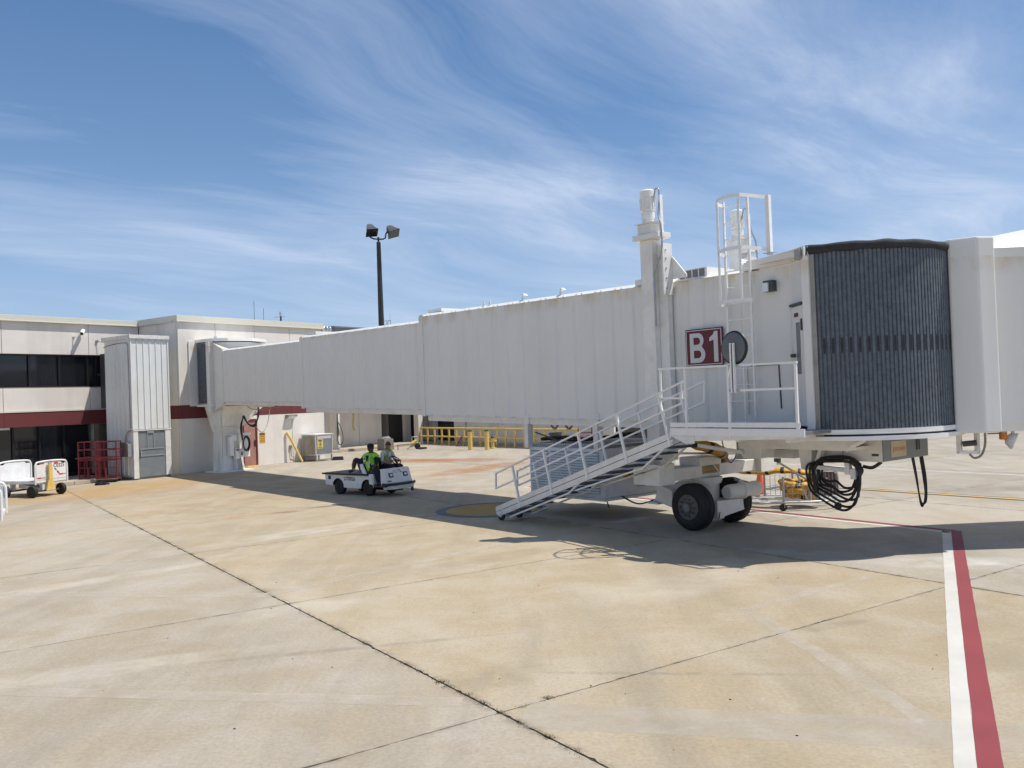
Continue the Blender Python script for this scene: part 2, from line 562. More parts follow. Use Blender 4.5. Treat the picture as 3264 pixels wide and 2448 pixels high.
def concrete():
    m = bpy.data.materials.new('apron_concrete')
    m.use_nodes = True
    nt = m.node_tree
    bs = nt.nodes['Principled BSDF']
    geo = nd(nt, 'ShaderNodeNewGeometry')
    co = geo.outputs['Position']
    oi = nd(nt, 'ShaderNodeObjectInfo')
    big = noise_n(nt, co, 0.16, 4, 0.55, 0.6)
    mid = noise_n(nt, co, 0.9, 6, 0.62, 0.4)
    sm = noise_n(nt, co, 7.0, 5, 0.65)
    grit = noise_n(nt, co, 160.0, 3, 0.7)
    speck = noise_n(nt, co, 45.0, 3, 0.6)
    wear = noise_n(nt, map_n(nt, co, rot=(0, 0, R(-52)), scl=(0.9, 0.13, 1)), 1.0, 6, 0.62, 0.3)
    c = mix_n(nt, ramp_n(nt, big, [(0.32, 0.0), (0.68, 1.0)]), (0.345, 0.280, 0.186), (0.428, 0.358, 0.252))
    c = mix_n(nt, ramp_n(nt, mid, [(0.40, 0.0), (0.68, 0.75)]), c, (0.465, 0.420, 0.345))
    c = mix_n(nt, ramp_n(nt, wear, [(0.48, 0.0), (0.74, 0.70)]), c, (0.27, 0.235, 0.18))
    c = mix_n(nt, ramp_n(nt, sm, [(0.52, 0.0), (0.80, 0.35)]), c, (0.26, 0.215, 0.155))
    c = mix_n(nt, ramp_n(nt, grit, [(0.35, 0.0), (0.75, 0.30)]), c, (0.52, 0.46, 0.36))
    c = mix_n(nt, ramp_n(nt, speck, [(0.66, 0.0), (0.76, 0.35)]), c, (0.20, 0.165, 0.12))
    c = mix_n(nt, 1.0, c, oi.outputs['Color'], 'MULTIPLY')
    grain = noise_n(nt, co, 24.0, 5, 0.78)
    c = mix_n(nt, 1.0, c, ramp_n(nt, grain, [(0.28, 0.80), (0.50, 1.0), (0.72, 1.17)]), 'MULTIPLY')

    nzs = {q: noise_n(nt, co, q, 5, 0.66, 0.5) for q in (0.75, 1.4, 3.0)}

    def blot(cx, cy, rx, ry, rot, col, amt, nsc=1.2, base=0.25):
        nonlocal c
        v = nd(nt, 'ShaderNodeMapping', vector_type='TEXTURE')
        v.inputs['Location'].default_value = (cx, cy, 0)
        v.inputs['Rotation'].default_value = (0, 0, R(rot))
        v.inputs['Scale'].default_value = (rx, ry, 1e3)
        link(nt, co, v.inputs['Vector'])
        ln = nd(nt, 'ShaderNodeVectorMath', operation='LENGTH')
        link(nt, v.outputs[0], ln.inputs[0])
        d = ramp_n(nt, ln.outputs['Value'], [(0.0, 1.0), (0.55, 0.75), (1.0, 0.0)], 'EASE')
        nz = ramp_n(nt, nzs[min(nzs, key=lambda q: abs(q - nsc))], [(base + 0.10, 0.0), (base + 0.42, 1.0)])
        f = math_n(nt, 'MULTIPLY', math_n(nt, 'MULTIPLY', d, nz), amt)
        c = mix_n(nt, f, c, col)
    # dirt and pale laitance along the joints
    def joint_dist(axis, off, period):
        dp = nd(nt, 'ShaderNodeVectorMath', operation='DOT_PRODUCT')
        link(nt, co, dp.inputs[0])
        dp.inputs[1].default_value = axis
        u_ = math_n(nt, 'SUBTRACT', dp.outputs['Value'], off)
        return math_n(nt, 'PINGPONG', u_, period / 2)
    ja = joint_dist(tuple(GA), GO.dot(GA), PA)
    jb_ = joint_dist(tuple(GB), GO.dot(GB), PB)
    jn = noise_n(nt, co, 3.2, 5, 0.7)
    for (jd, wdt, am) in ((ja, 0.11, 0.75), (jb_, 0.07, 0.5)):
        near_ = ramp_n(nt, math_n(nt, 'DIVIDE', jd, wdt), [(0.0, 1.0), (0.35, 0.55), (1.0, 0.0)])
        c = mix_n(nt, math_n(nt, 'MULTIPLY', near_, ramp_n(nt, jn, [(0.46, 0.0), (0.62, am)])), c, (0.10, 0.085, 0.06))
        c = mix_n(nt, math_n(nt, 'MULTIPLY', near_, ramp_n(nt, jn, [(0.30, am), (0.42, 0.0)])), c, (0.60, 0.56, 0.48))
    rust = (0.34, 0.145, 0.055)
    ochre = (0.42, 0.27, 0.12)
    blot(-3.4, 40.8, 4.0, 1.6, -18, rust, 0.85, 1.4, 0.12)
    blot(-4.8, 41.6, 2.6, 1.0, -18, rust, 0.8, 0.7, 0.08)
    blot(-1.4, 35.4, 4.6, 1.1, 57, rust, 0.8, 1.4, 0.12)
    blot(-4.6, 35.5, 4.0, 3.0, 40, ochre, 0.5)
    blot(-14.8, 32.0, 6.0, 2.6, 62, ochre, 0.95, 0.8, 0.12)
    blot(-13.6, 29.5, 4.5, 1.1, 60, rust, 0.35)
    blot(-9.5, 29.5, 5.0, 1.0, 50, ochre, 0.55)
    blot(-6.9, 23.0, 3.0, 0.5, 40, rust, 0.35)
    blot(-8.5, 26.5, 5.0, 1.2, 50, rust, 0.30)
    blot(-6.2, 23.4, 0.55, 0.22, 20, (0.20, 0.16, 0.11), 0.9, 3, 0.1)
    blot(-5.3, 24.4, 0.75, 0.25, 30, (0.20, 0.16, 0.11), 0.9, 3, 0.1)
    blot(2.6, 19.7, 0.75, 0.30, 35, (0.55, 0.60, 0.66), 0.95, 3.0, 0.2)
    blot(7.4, 13.6, 2.2, 0.7, -20, (0.60, 0.58, 0.54), 0.75, 1.4)
    blot(4.9, 15.2, 1.3, 0.35, -25, (0.52, 0.50, 0.47), 0.6, 2.4)
    blot(12.8, 22.8, 2.4, 0.8, 0, (0.20, 0.185, 0.16), 0.6)
    blot(3.0, 22.0, 1.8, 1.2, 30, (0.22, 0.195, 0.16), 0.6)
    blot(-0.3, 9.0, 0.8, 0.45, 30, (0.26, 0.215, 0.15), 0.55, 3)
    blot(-1.2, 11.0, 3.2, 0.28, -56, (0.52, 0.46, 0.36), 0.40, 1.6)
    blot(-4.0, 14.2, 2.6, 0.35, -56, (0.55, 0.49, 0.39), 0.55, 1.6)
    blot(0.0, 6.6, 1.6, 0.20, 8, (0.27, 0.225, 0.16), 0.35, 2.5)
    # tyre scuffs, drips and pale scrubbed patches
    blot(-2.2, 10.2, 2.6, 0.10, 12, (0.20, 0.175, 0.14), 0.55, 3, 0.22)
    blot(1.6, 8.9, 1.9, 0.07, -8, (0.20, 0.175, 0.14), 0.5, 3, 0.25)
    blot(3.6, 10.4, 0.9, 0.16, 20, (0.24, 0.205, 0.15), 0.55, 3, 0.2)
    blot(-4.6, 9.8, 2.4, 0.35, 20, (0.58, 0.53, 0.44), 0.6, 1.4, 0.2)
    blot(-3.2, 12.2, 1.6, 0.5, 25, (0.56, 0.51, 0.43), 0.55, 1.4, 0.2)
    blot(-7.4, 14.8, 3.2, 0.35, 42, (0.60, 0.55, 0.46), 0.6, 1.4, 0.2)
    blot(2.2, 12.8, 2.4, 0.8, 30, (0.55, 0.50, 0.41), 0.5, 0.75, 0.2)
    blot(-5.0, 19.5, 3.4, 0.5, 43, (0.58, 0.53, 0.44), 0.55, 1.4, 0.2)
    blot(-0.6, 15.5, 2.6, 0.45, 38, (0.28, 0.225, 0.15), 0.5, 1.4, 0.2)
    blot(0.9, 7.6, 1.5, 0.25, -10, (0.25, 0.215, 0.165), 0.45, 3, 0.25)
    blot(5.4, 9.2, 1.2, 0.5, 30, (0.30, 0.25, 0.17), 0.5, 1.4, 0.2)
    link(nt, c, bs.inputs['Base Color'])
    bs.inputs['Roughness'].default_value = 0.88
    bs.inputs['Specular IOR Level'].default_value = 0.25
    bp = nd(nt, 'ShaderNodeBump')
    bp.inputs['Strength'].default_value = 0.35
    bp.inputs['Distance'].default_value = 0.004
    h = math_n(nt, 'ADD', math_n(nt, 'MULTIPLY', grit, 0.7), math_n(nt, 'MULTIPLY', speck, 0.6))
    link(nt, h, bp.inputs['Height'])
    link(nt, bp.outputs[0], bs.inputs['Normal'])
    MATS['apron_concrete'] = m


concrete()
pmat('joint_fill', (0.055, 0.046, 0.032), 0.95, 0.5, 20, world_co=True)


def worn_paint(name, col, cover=0.9, scale=5.0):
    m = bpy.data.materials.new(name)
    m.use_nodes = True
    nt = m.node_tree
    bs = nt.nodes['Principled BSDF']
    g = nd(nt, 'ShaderNodeNewGeometry')
    co = g.outputs['Position']
    n1 = noise_n(nt, co, scale, 7, 0.7)
    n2 = noise_n(nt, co, 1.3, 4, 0.6)
    lo = tuple(c * 0.86 for c in col)
    link(nt, mix_n(nt, ramp_n(nt, n2, [(0.35, 0), (0.65, 1)]), lo, col), bs.inputs['Base Color'])
    bs.inputs['Roughness'].default_value = 0.75
    tr = nd(nt, 'ShaderNodeBsdfTransparent')
    mx = nd(nt, 'ShaderNodeMixShader')
    f = math_n(nt, 'ADD', math_n(nt, 'MULTIPLY', n1, 0.6), math_n(nt, 'MULTIPLY', n2, 0.4))
    th = 0.5 + (0.5 - cover) * 0.45
    link(nt, ramp_n(nt, f, [(max(0.0, th - 0.05), 0.0), (th + 0.05, 1.0)]), mx.inputs[0])
    link(nt, tr.outputs[0], mx.inputs[1])
    link(nt, bs.outputs[0], mx.inputs[2])
    link(nt, mx.outputs[0], nt.nodes['Material Output'].inputs[0])
    MATS[name] = m


def ghost_paint(name, col, amt):
    m = bpy.data.materials.new(name)
    m.use_nodes = True
    nt = m.node_tree
    bs = nt.nodes['Principled BSDF']
    g = nd(nt, 'ShaderNodeNewGeometry')
    co = g.outputs['Position']
    n1 = noise_n(nt, co, 2.2, 7, 0.68)
    n3 = noise_n(nt, co, 120, 2, 0.6)
    bs.inputs['Base Color'].default_value = col + (1,)
    bs.inputs['Roughness'].default_value = 0.9
    tr = nd(nt, 'ShaderNodeBsdfTransparent')
    mx = nd(nt, 'ShaderNodeMixShader')
    f = math_n(nt, 'MULTIPLY', ramp_n(nt, n1, [(0.30, 0.10 * amt), (0.66, amt)]), ramp_n(nt, n3, [(0.3, 0.6), (0.6, 1.0)]))
    link(nt, f, mx.inputs[0])
    link(nt, tr.outputs[0], mx.inputs[1])
    link(nt, bs.outputs[0], mx.inputs[2])
    link(nt, mx.outputs[0], nt.nodes['Material Output'].inputs[0])
    MATS[name] = m


worn_paint('line_white', (0.63, 0.605, 0.54), 1.12, 9)
worn_paint('line_red', (0.275, 0.045, 0.052), 1.12, 9)
worn_paint('line_yellow', (0.66, 0.42, 0.08), 1.0)
worn_paint('line_black', (0.10, 0.098, 0.095), 0.8)
worn_paint('disc_ochre', (0.42, 0.27, 0.07), 0.95)
worn_paint('disc_blue', (0.12, 0.14, 0.18), 0.8)
ghost_paint('ghost_pale', (0.63, 0.565, 0.46), 0.70)
ghost_paint('ghost_grey', (0.58, 0.525, 0.435), 0.70)

apron = MB().quad((-900, -300, -0.052), (900, -300, -0.052), (900, 1500, -0.052), (-900, 1500, -0.052)).build('apron_ground', 'apron_concrete')
tag(apron, 'wide pale concrete apron under everything', kind='structure')


def slab_mesh(ragged, seed=0, wa=0.008, wb=0.004):
    rnd = random.Random(seed)
    pts = []
    n = 90 if ragged else 1

    def edge(p, q, w):
        for i in range(n):
            t = i / n
            pt = Vector(p).lerp(Vector(q), t)
            if ragged:
                inward = (Vector((PA / 2, PB / 2, 0)) - pt)
                j = abs(rnd.gauss(0, 0.0045)) + (0.028 * rnd.random() if rnd.random() < 0.06 else 0)
                d = Vector((q[0] - p[0], q[1] - p[1], 0)).normalized()
                nr = Vector((-d.y, d.x, 0))
                pt = pt + nr * j
            pts.append(pt)
    edge((wa, wb, 0), (PA - wa, wb, 0), wb)
    edge((PA - wa, wb, 0), (PA - wa, PB - wb, 0), wa)
    edge((PA - wa, PB - wb, 0), (wa, PB - wb, 0), wb)
    edge((wa, PB - wb, 0), (wa, wb, 0), wa)
    mb = MB()
    k = len(pts)
    top = [p.copy() for p in pts]
    low = [p + Vector((0, 0, -0.05)) for p in pts]
    mb.add(top + low, [tuple(range(k))] + [(i, k + i, k + (i + 1) % k, (i + 1) % k) for i in range(k)])
    me = bpy.data.meshes.new('concrete_slab')
    me.from_pydata(mb.v, [], mb.f)
    me.materials.append(MATS['apron_concrete'])
    me.update()
    return me


plain_slab = slab_mesh(False)
rz_slab = math.atan2(GA.y, GA.x)
for i in range(-6, 8):
    for j in range(-3, 12):
        c = gp((i + .5) * PA, (j + .5) * PB)
        if c.y < -2 or c.y > 66 or abs(c.x) > 0.72 * max(c.y, 0) + 10:
            continue
        near = c.y < 22
        o = bpy.data.objects.new('concrete_slab', slab_mesh(True, i * 50 + j) if near else plain_slab)
        COL.objects.link(o)
        o.parent = apron
        o.location = gp(i * PA, j * PB, 0.0)
        o.rotation_euler = (0, 0, rz_slab)
        t = 1.0 + random.uniform(-0.045, 0.045)
        tint = Vector((1, 1, 1)) * t
        if i >= 1:
            tint = Vector((0.97, 1.0, 1.07)) * t * 0.98
        elif i < 0:
            tint = Vector((0.985, 0.99, 1.02)) * t
        else:
            tint = Vector((1.02, 0.99, 0.93)) * t
        o.color = (tint.x, tint.y, tint.z, 1)
for i in range(-6, 9):
    MB().prism([gp(i * PA - .05, -18, -0.05), gp(i * PA + .05, -18, -0.05), gp(i * PA + .05, 62, -0.05), gp(i * PA - .05, 62, -0.05)], (0, 0, 0.042)).build('joint_filler', 'joint_fill', apron)
for j in range(-3, 13):
    MB().prism([gp(-46, j * PB - .03, -0.05), gp(62, j * PB - .03, -0.05), gp(62, j * PB + .03, -0.05), gp(-46, j * PB + .03, -0.05)], (0, 0, 0.033)).build('joint_filler', 'joint_fill', apron)

# weeds and grit sprouting from the joints
wb_ = MB()
rw = random.Random(3)


def tuft(p, n, h, spread):
    for _ in range(n):
        a = rw.uniform(0, 6.283)
        q = p + Vector((rw.gauss(0, spread), rw.gauss(0, spread), 0))
        hh = h * rw.uniform(.4, 1.2)
        d = Vector((math.cos(a), math.sin(a), 0))
        s_ = Vector((-d.y, d.x, 0)) * 0.003
        tip = q + d * hh * rw.uniform(.3, 1.2) + Vector((0, 0, hh * .55))
        wb_.add([q - s_ - Vector((0, 0, .015)), q + s_ - Vector((0, 0, .015)), tip], [(0, 1, 2)])


b = -1.2
while b < 22:
    dens = 0.9 if b < 2 else 0.45
    if noise.noise(Vector((b * 1.7, 3.1, 0))) > -0.25 and rw.random() < dens:
        tuft(gp(rw.gauss(0, .014), b), 12, 0.030, 0.016)
    b += 0.045
for (a_, b_, n_) in ((0, 0, 90), (0.56, 0.02, 170), (0.25, -0.02, 30), (0.02, PB, 40), (0.0, 1.1, 160), (0.0, .95, 120), (0.0, 0.6, 90), (0.0, 0.3, 90), (0.0, 1.9, 70), (0.0, 2.9, 50), (0.0, -0.35, 60), (0.0, -0.75, 70), (0.0, -1.1, 60)):
    tuft(gp(a_, b_), n_, 0.034, 0.032)
b = 0.0
while b < 7.5:
    if rw.random() < .35:
        tuft(gp(b, rw.gauss(0, .006)), 4, 0.016, 0.008)
    b += 0.06
tag(wb_.build('joint_weeds', 'weeds', None), 'dry dark weeds sprouting along the slab joints', kind='stuff')
db_ = MB()
for _ in range(46):
    p = Vector((rw.uniform(-5, 5), rw.uniform(6.2, 16), 0.002))
    a = rw.uniform(0, 6.28)
    d = Vector((math.cos(a), math.sin(a), 0)) * rw.uniform(.006, .022)
    s_ = Vector((-d.y, d.x, 0)) * .5
    db_.add([p - d, p + s_ + Vector((0, 0, .008)), p + d, p - s_ + Vector((0, 0, .004))], [(0, 1, 2, 3)])
tag(db_.build('leaf_litter', 'debris', None), 'scattered dead leaves and grit on the concrete', kind='stuff')


def strip(name, pts, mat, z=0.005, label=None):
    """flat paint polygon; pts run round the outline in metres"""
    mb = MB()
    mb.add([(x, y, z) for x, y in pts], [tuple(range(len(pts)))])
    o = mb.build(name, mat)
    for p in o.data.polygons:
        if p.normal.z < 0:
            p.flip()
    return tag(o, label, kind='structure')


def wobble_line(name, p, q, w, mat, z=0.005, label=None, amp=0.006):
    p, q = Vector((p[0], p[1], 0)), Vector((q[0], q[1], 0))
    d = (q - p).normalized()
    nr = Vector((-d.y, d.x, 0))
    n = max(2, int((q - p).length / 0.12))
    L_, R_ = [], []
    for i in range(n + 1):
        c = p.lerp(q, i / n)
        L_.append(c + nr * (w / 2 + amp * noise.noise(c * 3.1)))
        R_.append(c - nr * (w / 2 + amp * noise.noise(c * 2.3 + Vector((9, 0, 0)))))
    mb = MB()
    mb.add([(v.x, v.y, z) for v in L_ + R_], [(i, i + 1, n + 2 + i, n + 1 + i) for i in range(n)])
    o = mb.build(name, mat)
    if o.data.polygons[0].normal.z < 0:
        o.data.flip_normals()
    return tag(o, label, kind='structure')


# the red and white equipment line and its return towards the bridge wheels
LD = Vector((8.32 - 3.37, 16.65 - 6.50, 0)).normalized()
LN = Vector((LD.y, -LD.x, 0))
P0 = Vector((8.32, 16.65, 0)) - LD * 14.5
P1 = Vector((8.32, 16.65, 0))
wobble_line('painted_line', (P0 - LN * .085)[:2], (P1 - LN * .085)[:2], .155, 'line_white', .004, 'white half of the wide red and white safety line')
wobble_line('painted_line', (P0 + LN * .085)[:2], (P1 + LN * .085 + LD * .05)[:2], .175, 'line_red', .004, 'red half of the wide red and white safety line')
wobble_line('painted_line', (8.40, 16.66), (0.45, 27.62), .14, 'line_red', .006, 'thin red line running back past the bridge wheels')
wobble_line('painted_line', (8.22, 16.52), (0.25, 27.55), .13, 'line_white', .004, 'thin white line beside the red one past the bridge wheels')
YD = Vector((12.03 - 9.47, 20.56 - 23.74, 0)).normalized()
Y0 = Vector((9.47, 23.74, 0)) - YD * 2.5
Y1 = Vector((12.03, 20.56, 0)) + YD * 16
wobble_line('taxi_line', Y0[:2], Y1[:2], .42, 'line_black', .004, 'black border of the yellow taxi line')
wobble_line('taxi_line', Y0[:2], Y1[:2], .17, 'line_yellow', .008, 'yellow taxi line across the far apron')
wobble_line('painted_line', (6.0, 37.5), (19.0, 20.4), .16, 'line_white', .004, 'white edge line across the far apron')
# marked box on the ground behind the cone
wobble_line('painted_box', (7.0, 24.5), (9.3, 26.3), .75, 'line_black', .004, 'dark painted patch behind the orange cone')
wobble_line('painted_line', (7.2, 24.35), (9.2, 25.9), .07, 'line_white', .008, 'thin white outline on the dark painted patch')
wobble_line('painted_line', (7.0, 24.75), (9.0, 26.4), .07, 'line_white', .008, 'thin white outline on the dark painted patch')
# blue ringed ochre disc
cx, cy, rr_ = -0.63, 22.35, 1.46
strip('painted_disc', [(cx + rr_ * math.cos(t * math.pi / 32), cy + rr_ * math.sin(t * math.pi / 32)) for t in range(64)], 'disc_blue', .004, 'faded blue ring painted round the ochre disc')
strip('painted_disc', [(cx + 1.2 * math.cos(t * math.pi / 32), cy + 1.2 * math.sin(t * math.pi / 32)) for t in range(64)], 'disc_ochre', .008, 'faded ochre disc painted under the bridge')
# ghosts of old lines
for k, (p, q, w_, mt) in enumerate([
        ((0.0, 7.93), (4.4, 6.93), .62, 'ghost_grey'), ((2.95, 11.42), (3.44, 7.42), .20, 'ghost_pale'), ((2.92, 11.34), (5.4, 13.12), .15, 'ghost_pale'),
        ((-9.05, 15.13), (-2.0, 21.7), .22, 'ghost_pale'), ((-8.6, 14.1), (-3.9, 13.25), .30, 'ghost_pale'), ((-3.95, 13.2), (0.2, 17.6), .26, 'ghost_pale'),
        ((-5.9, 9.2), (-0.6, 8.3), .24, 'ghost_pale'), ((-13.5, 24.6), (-9.0, 29.5), .18, 'ghost_pale'), ((4.4, 6.95), (9.0, 11.5), .20, 'ghost_pale')]):
    wobble_line('faded_line', p, q, w_, mt, .0008 + .0003 * k, 'ghost of an old removed line on the concrete', 0.02)

# ------------------------------------------------------------------ terminal building (x along the front, y into the building)
TH = 0.625
BRZ = math.pi / 2 - TH
term = empty('terminal_building', (-14.787, 38.45, 0), BRZ, 'two storey cream terminal with a dark red stripe and dark ribbon windows', 'building')
BU = Vector((math.sin(TH), math.cos(TH), 0))
BN = Vector((-math.cos(TH), math.sin(TH), 0))
BC = Vector((-14.787, 38.45, 0))


def bw(x, y, z=0.0):
    return BC + BU * x + BN * y + Vector((0, 0, z))


# dark core that shows in the panel joints
MB().box(-40, -0.06, 3.14, 12, 5.40, 6.76).box(-40, -0.06, 3.14, 3.20, 2.40, 4.02).box(0.06, 8.34, 0.06, 12, 0.0, 6.76).box(-40, -0.06, 3.30, 12, 2.36, 3.95).build('wall_core', 'joint_dark', term)
g_ = 0.011


def wall_panel(x0, x1, y, z0, z1, mat='stucco', th=.10, par=None):
    return MB().box(x0 + g_, x1 - g_, y, y + th, z0 + .002, z1 - .002).build('wall_panel', mat, par or term, bevel=.006)


lx = [-40, -27.8, -24.17, -20.54, -16.91, -13.28, -9.65, -6.02, -2.39, -0.002]
for a, b in zip(lx, lx[1:]):
    wall_panel(a, b, 3.08, 5.42, 6.80)
    wall_panel(a, b, 3.08, 3.03, 3.98)
MB().box(-40, -0.02, 3.03, 3.17, 2.98, 3.03).build('ledge', 'coping', term)
for a, b in zip(lx, lx[1:]):
    MB().box(a + .004, b - .004, 3.05, 3.16, 2.38, 2.978).build('stripe_panel', 'stripe_red', term)
bx = [0.0, 1.95, 4.14, 6.27, 8.40]
for a, b in zip(bx, bx[1:]):
    wall_panel(a, b, 0.0, 3.04, 6.80)
    MB().box(a + .006, b - .006, -.004, .10, 2.44, 3.036).build('stripe_panel', 'stripe_red', term)
    if a == 1.95:
        wall_panel(a, 3.30, 0.0, 0.0, 2.436)
        wall_panel(4.12, b, 0.0, 0.0, 2.436)
        MB().box(3.29, 4.13, 0.0, .10, 2.27, 2.436).build('wall_panel', 'stucco', term)
    elif a == 4.14:
        wall_panel(a + .0, b, 0.0, 0.0, 2.436)
    else:
        wall_panel(a, b, 0.0, 0.0, 2.436)
# side of the projecting block (faces the left hand wall) and its far end
for (y0, y1) in ((.115, 1.6), (1.6, 3.07)):
    MB().box(0, .10, y0, y1 - .02, 3.04, 6.80).build('wall_panel', 'stucco', term)
    MB().box(0, .10, y0, y1 - .02, 0, 2.436).build('wall_panel', 'stucco', term)
    MB().box(-.004, .10, y0, y1 - .02, 2.44, 3.036).build('stripe_panel', 'stripe_red', term)
MB().box(8.30, 8.40, .115, 6, 0, 6.80).build('wall_panel', 'stucco', term)
MB().box(-40, -.09, 2.96, 3.26, 6.80, 7.02).box(-40, -.09, 2.93, 3.0, 6.76, 6.80).build('coping', 'coping', term, bevel=.008)
MB().box(-.08, 8.48, -.10, .24, 6.80, 7.06).box(-.09, 8.49, -.13, -.05, 6.765, 6.80).build('coping', 'coping', term, bevel=.008)
MB().box(-.08, .24, .25, 3.6, 6.80, 7.06).box(-.12, -.05, .25, 2.92, 6.765, 6.80).build('coping', 'coping', term, bevel=.008)
MB().box(8.16, 8.48, .25, 12, 6.80, 7.06).build('coping', 'coping', term, bevel=.008)
MB().box(-40, 8.1, 3.27, 12, 6.70, 6.78).box(.25, 8.1, .3, 3.26, 6.70, 6.78).build('roof', 'roof_membrane', term)
# upper ribbon windows
MB().box(-40, -1.0, 3.42, 3.5, 3.9, 5.5).build('window_back', 'interior', term)
MB().box(-40, -1.95, 3.16, 3.34, 3.965, 4.06).box(-40, -1.95, 3.16, 3.34, 5.36, 5.42).build('window_frame', 'window_frame', term)
mull = [-2.02, -2.42, -3.66, -4.90, -6.12, -7.36, -8.6, -9.84, -11.08, -12.32]
for x in mull:
    MB().box(x - .045, x + .045, 3.17, 3.36, 4.06, 5.36).build('mullion', 'window_frame', term)
for a, b in zip(mull[1:], mull):
    MB().box(a + .047, b - .047, 3.25, 3.28, 4.062, 5.358).build('window_pane', 'window_glass', term)
# ground floor glazing
MB().box(-40, -.2, 3.7, 3.8, 0, 2.4).build('window_back', 'interior', term)
gm = [-1.2, -2.21, -3.45, -4.48, -5.55, -6.7, -7.85, -9.0, -10.15, -11.3]
for x in gm[2:]:
    MB().box(x - .04, x + .04, 3.36, 3.5, .30, 2.37).build('mullion', 'window_frame', term)
MB().box(-2.27, -2.15, 3.30, 3.48, .16, 2.375).build('column', 'steel', term)
for a, b in zip(gm[1:], gm):
    MB().box(a + .045, b - .045, 3.43, 3.46, .32, 2.36).build('window_pane', 'window_glass', term)
MB().box(-40, -.3, 3.34, 3.52, .16, .30).box(-40, -.3, 3.34, 3.52, 2.36, 2.378).build('window_frame', 'window_frame', term)
# sub-lit lamp strip hanging under the stripe at the far left
MB().box(-7.4, -5.75, 3.18, 3.36, 2.28, 2.37).build('soffit_lamp', 'unit_grey', term)
# door in the block wall
dr = MB().box(3.36, 4.06, .03, .08, .03, 2.20).build('door', 'pink_door', term)
MB().box(3.96, 4.0, -.02, .03, .95, 1.25).build('door_handle', 'black', dr)
MB().box(3.30, 3.36, -.012, .10, 0, 2.27).box(4.06, 4.12, -.012, .10, 0, 2.27).box(3.36, 4.06, -.012, .10, 2.20, 2.27).build('door_frame', 'stripe_red', term)
MB().box(3.30, 4.12, -.32, -.014, 0, .05).build('door_step', 'yellow_paint', term)
# conduit boxes low on the wall
MB().box(6.02, 6.14, -.09, -.002, .72, .86).tube([(6.1, -.06, .72), (6.1, -.06, .30), (6.35, -.06, .24)], .02).build('outlet_box', 'weathered_steel', term)

# things on the roof
for k, (x, y, z0, z1) in enumerate(((6.5, 3, 6.78, 8.42), (7.1, 3, 6.78, 8.06))):
    a = MB().cyl((0, 0, 0), (0, 0, (z1 - z0) * .42), .022, 6).cyl((0, 0, (z1 - z0) * .42), (0, 0, z1 - z0), .010, 6)
    o = a.build('antenna', 'pole_bronze')
    o.location = bw(x, y, z0)
    tag(o, ('tall whip antenna on the terminal roof above the bridge rotunda', 'shorter whip antenna just right of the tall one')[k], 'antenna')
o = MB().cyl((0, 0, 0), (0, 0, 1.05), .018, 6).cyl((.07, 0, 0), (.07, 0, .85), .012, 6).beam((-.35, 0, .75), (.28, 0, .78), .012, .012).beam((-.12, 0, .93), (.16, 0, .93), .01, .01).cyl((.02, 0, .55), (.02, 0, .78), .035, 8).build('antenna', 'pole_bronze')
o.location = bw(8.2, 3, 6.9)
tag(o, 'branched antenna with crossbars at the right end of the terminal roof', 'antenna')

# ------------------------------------------------------------------ kerb and walk in front of the terminal
walk = MB().box(-40, -2.75, .2, 3.30, .0, .14).box(8.42, 22, 3.4, 7.0, 0, .14).build('pavement', 'kerb_concrete')
walk.location = BC
walk.rotation_euler = (0, 0, BRZ)
tag(walk, 'raised concrete walk along the terminal', kind='structure')
for x0 in range(0, 14):
    a = -2.76 - x0 * 2.0
    MB().box(a - 1.985, a, 0.05, .19, 0, .15).build('kerb', 'kerb_concrete', walk, bevel=.015)
for x0 in range(0, 7):
    a = 8.43 + x0 * 1.95
    MB().box(a, a + 1.935, 3.24, 3.39, 0, .15).build('kerb', 'kerb_concrete', walk, bevel=.015)

# ------------------------------------------------------------------ rear wing with canopy
wing = empty('terminal_wing', bw(8.5, 0), BRZ, 'low cream wing with white pillars and dark bays behind the bridge', 'building')


def wx(x):
    return x - 8.5


for (a, b) in ((8.6, 12.2), (12.2, 14.1), (14.1, 16.3), (16.3, 18.45)):
    MB().box(wx(a) + .02, wx(b) - .02, 5.6, 5.7, .14, 3.4).build('wall_panel', 'stucco', wing)
MB().box(0, 14.5, 5.72, 6.4, 0, 6.4).build('wall_core', 'interior', wing)
for x in (12.72, 20.05):
    MB().box(wx(x), wx(x) + .43, 3.95, 4.35, .14, 3.3).build('pillar', 'stucco', wing)
MB().box(wx(18.95), wx(20.35), 5.66, 5.70, .14, 3.2).build('bay_opening', 'interior', wing)
MB().box(wx(20.36), wx(20.95), 5.45, 5.71, .14, 3.2).build('pillar', 'stucco', wing)
MB().box(.02, 14.5, 3.75, 6.4, 3.3, 3.75).build('canopy', 'stucco', wing)
MB().box(.02, 14.5, 5.4, 6.5, 3.76, 6.55).build('upper_wall', 'stucco', wing)
MB().box(.02, 14.5, 5.3, 14, 6.56, 6.75).build('coping', 'coping', wing)
MB().box(wx(16.75), wx(23), 8.0, 12, 6.76, 7.84).box(wx(16.6), wx(23), 7.9, 12.2, 7.842, 7.93).build('roof_plant', 'roof_unit', wing)
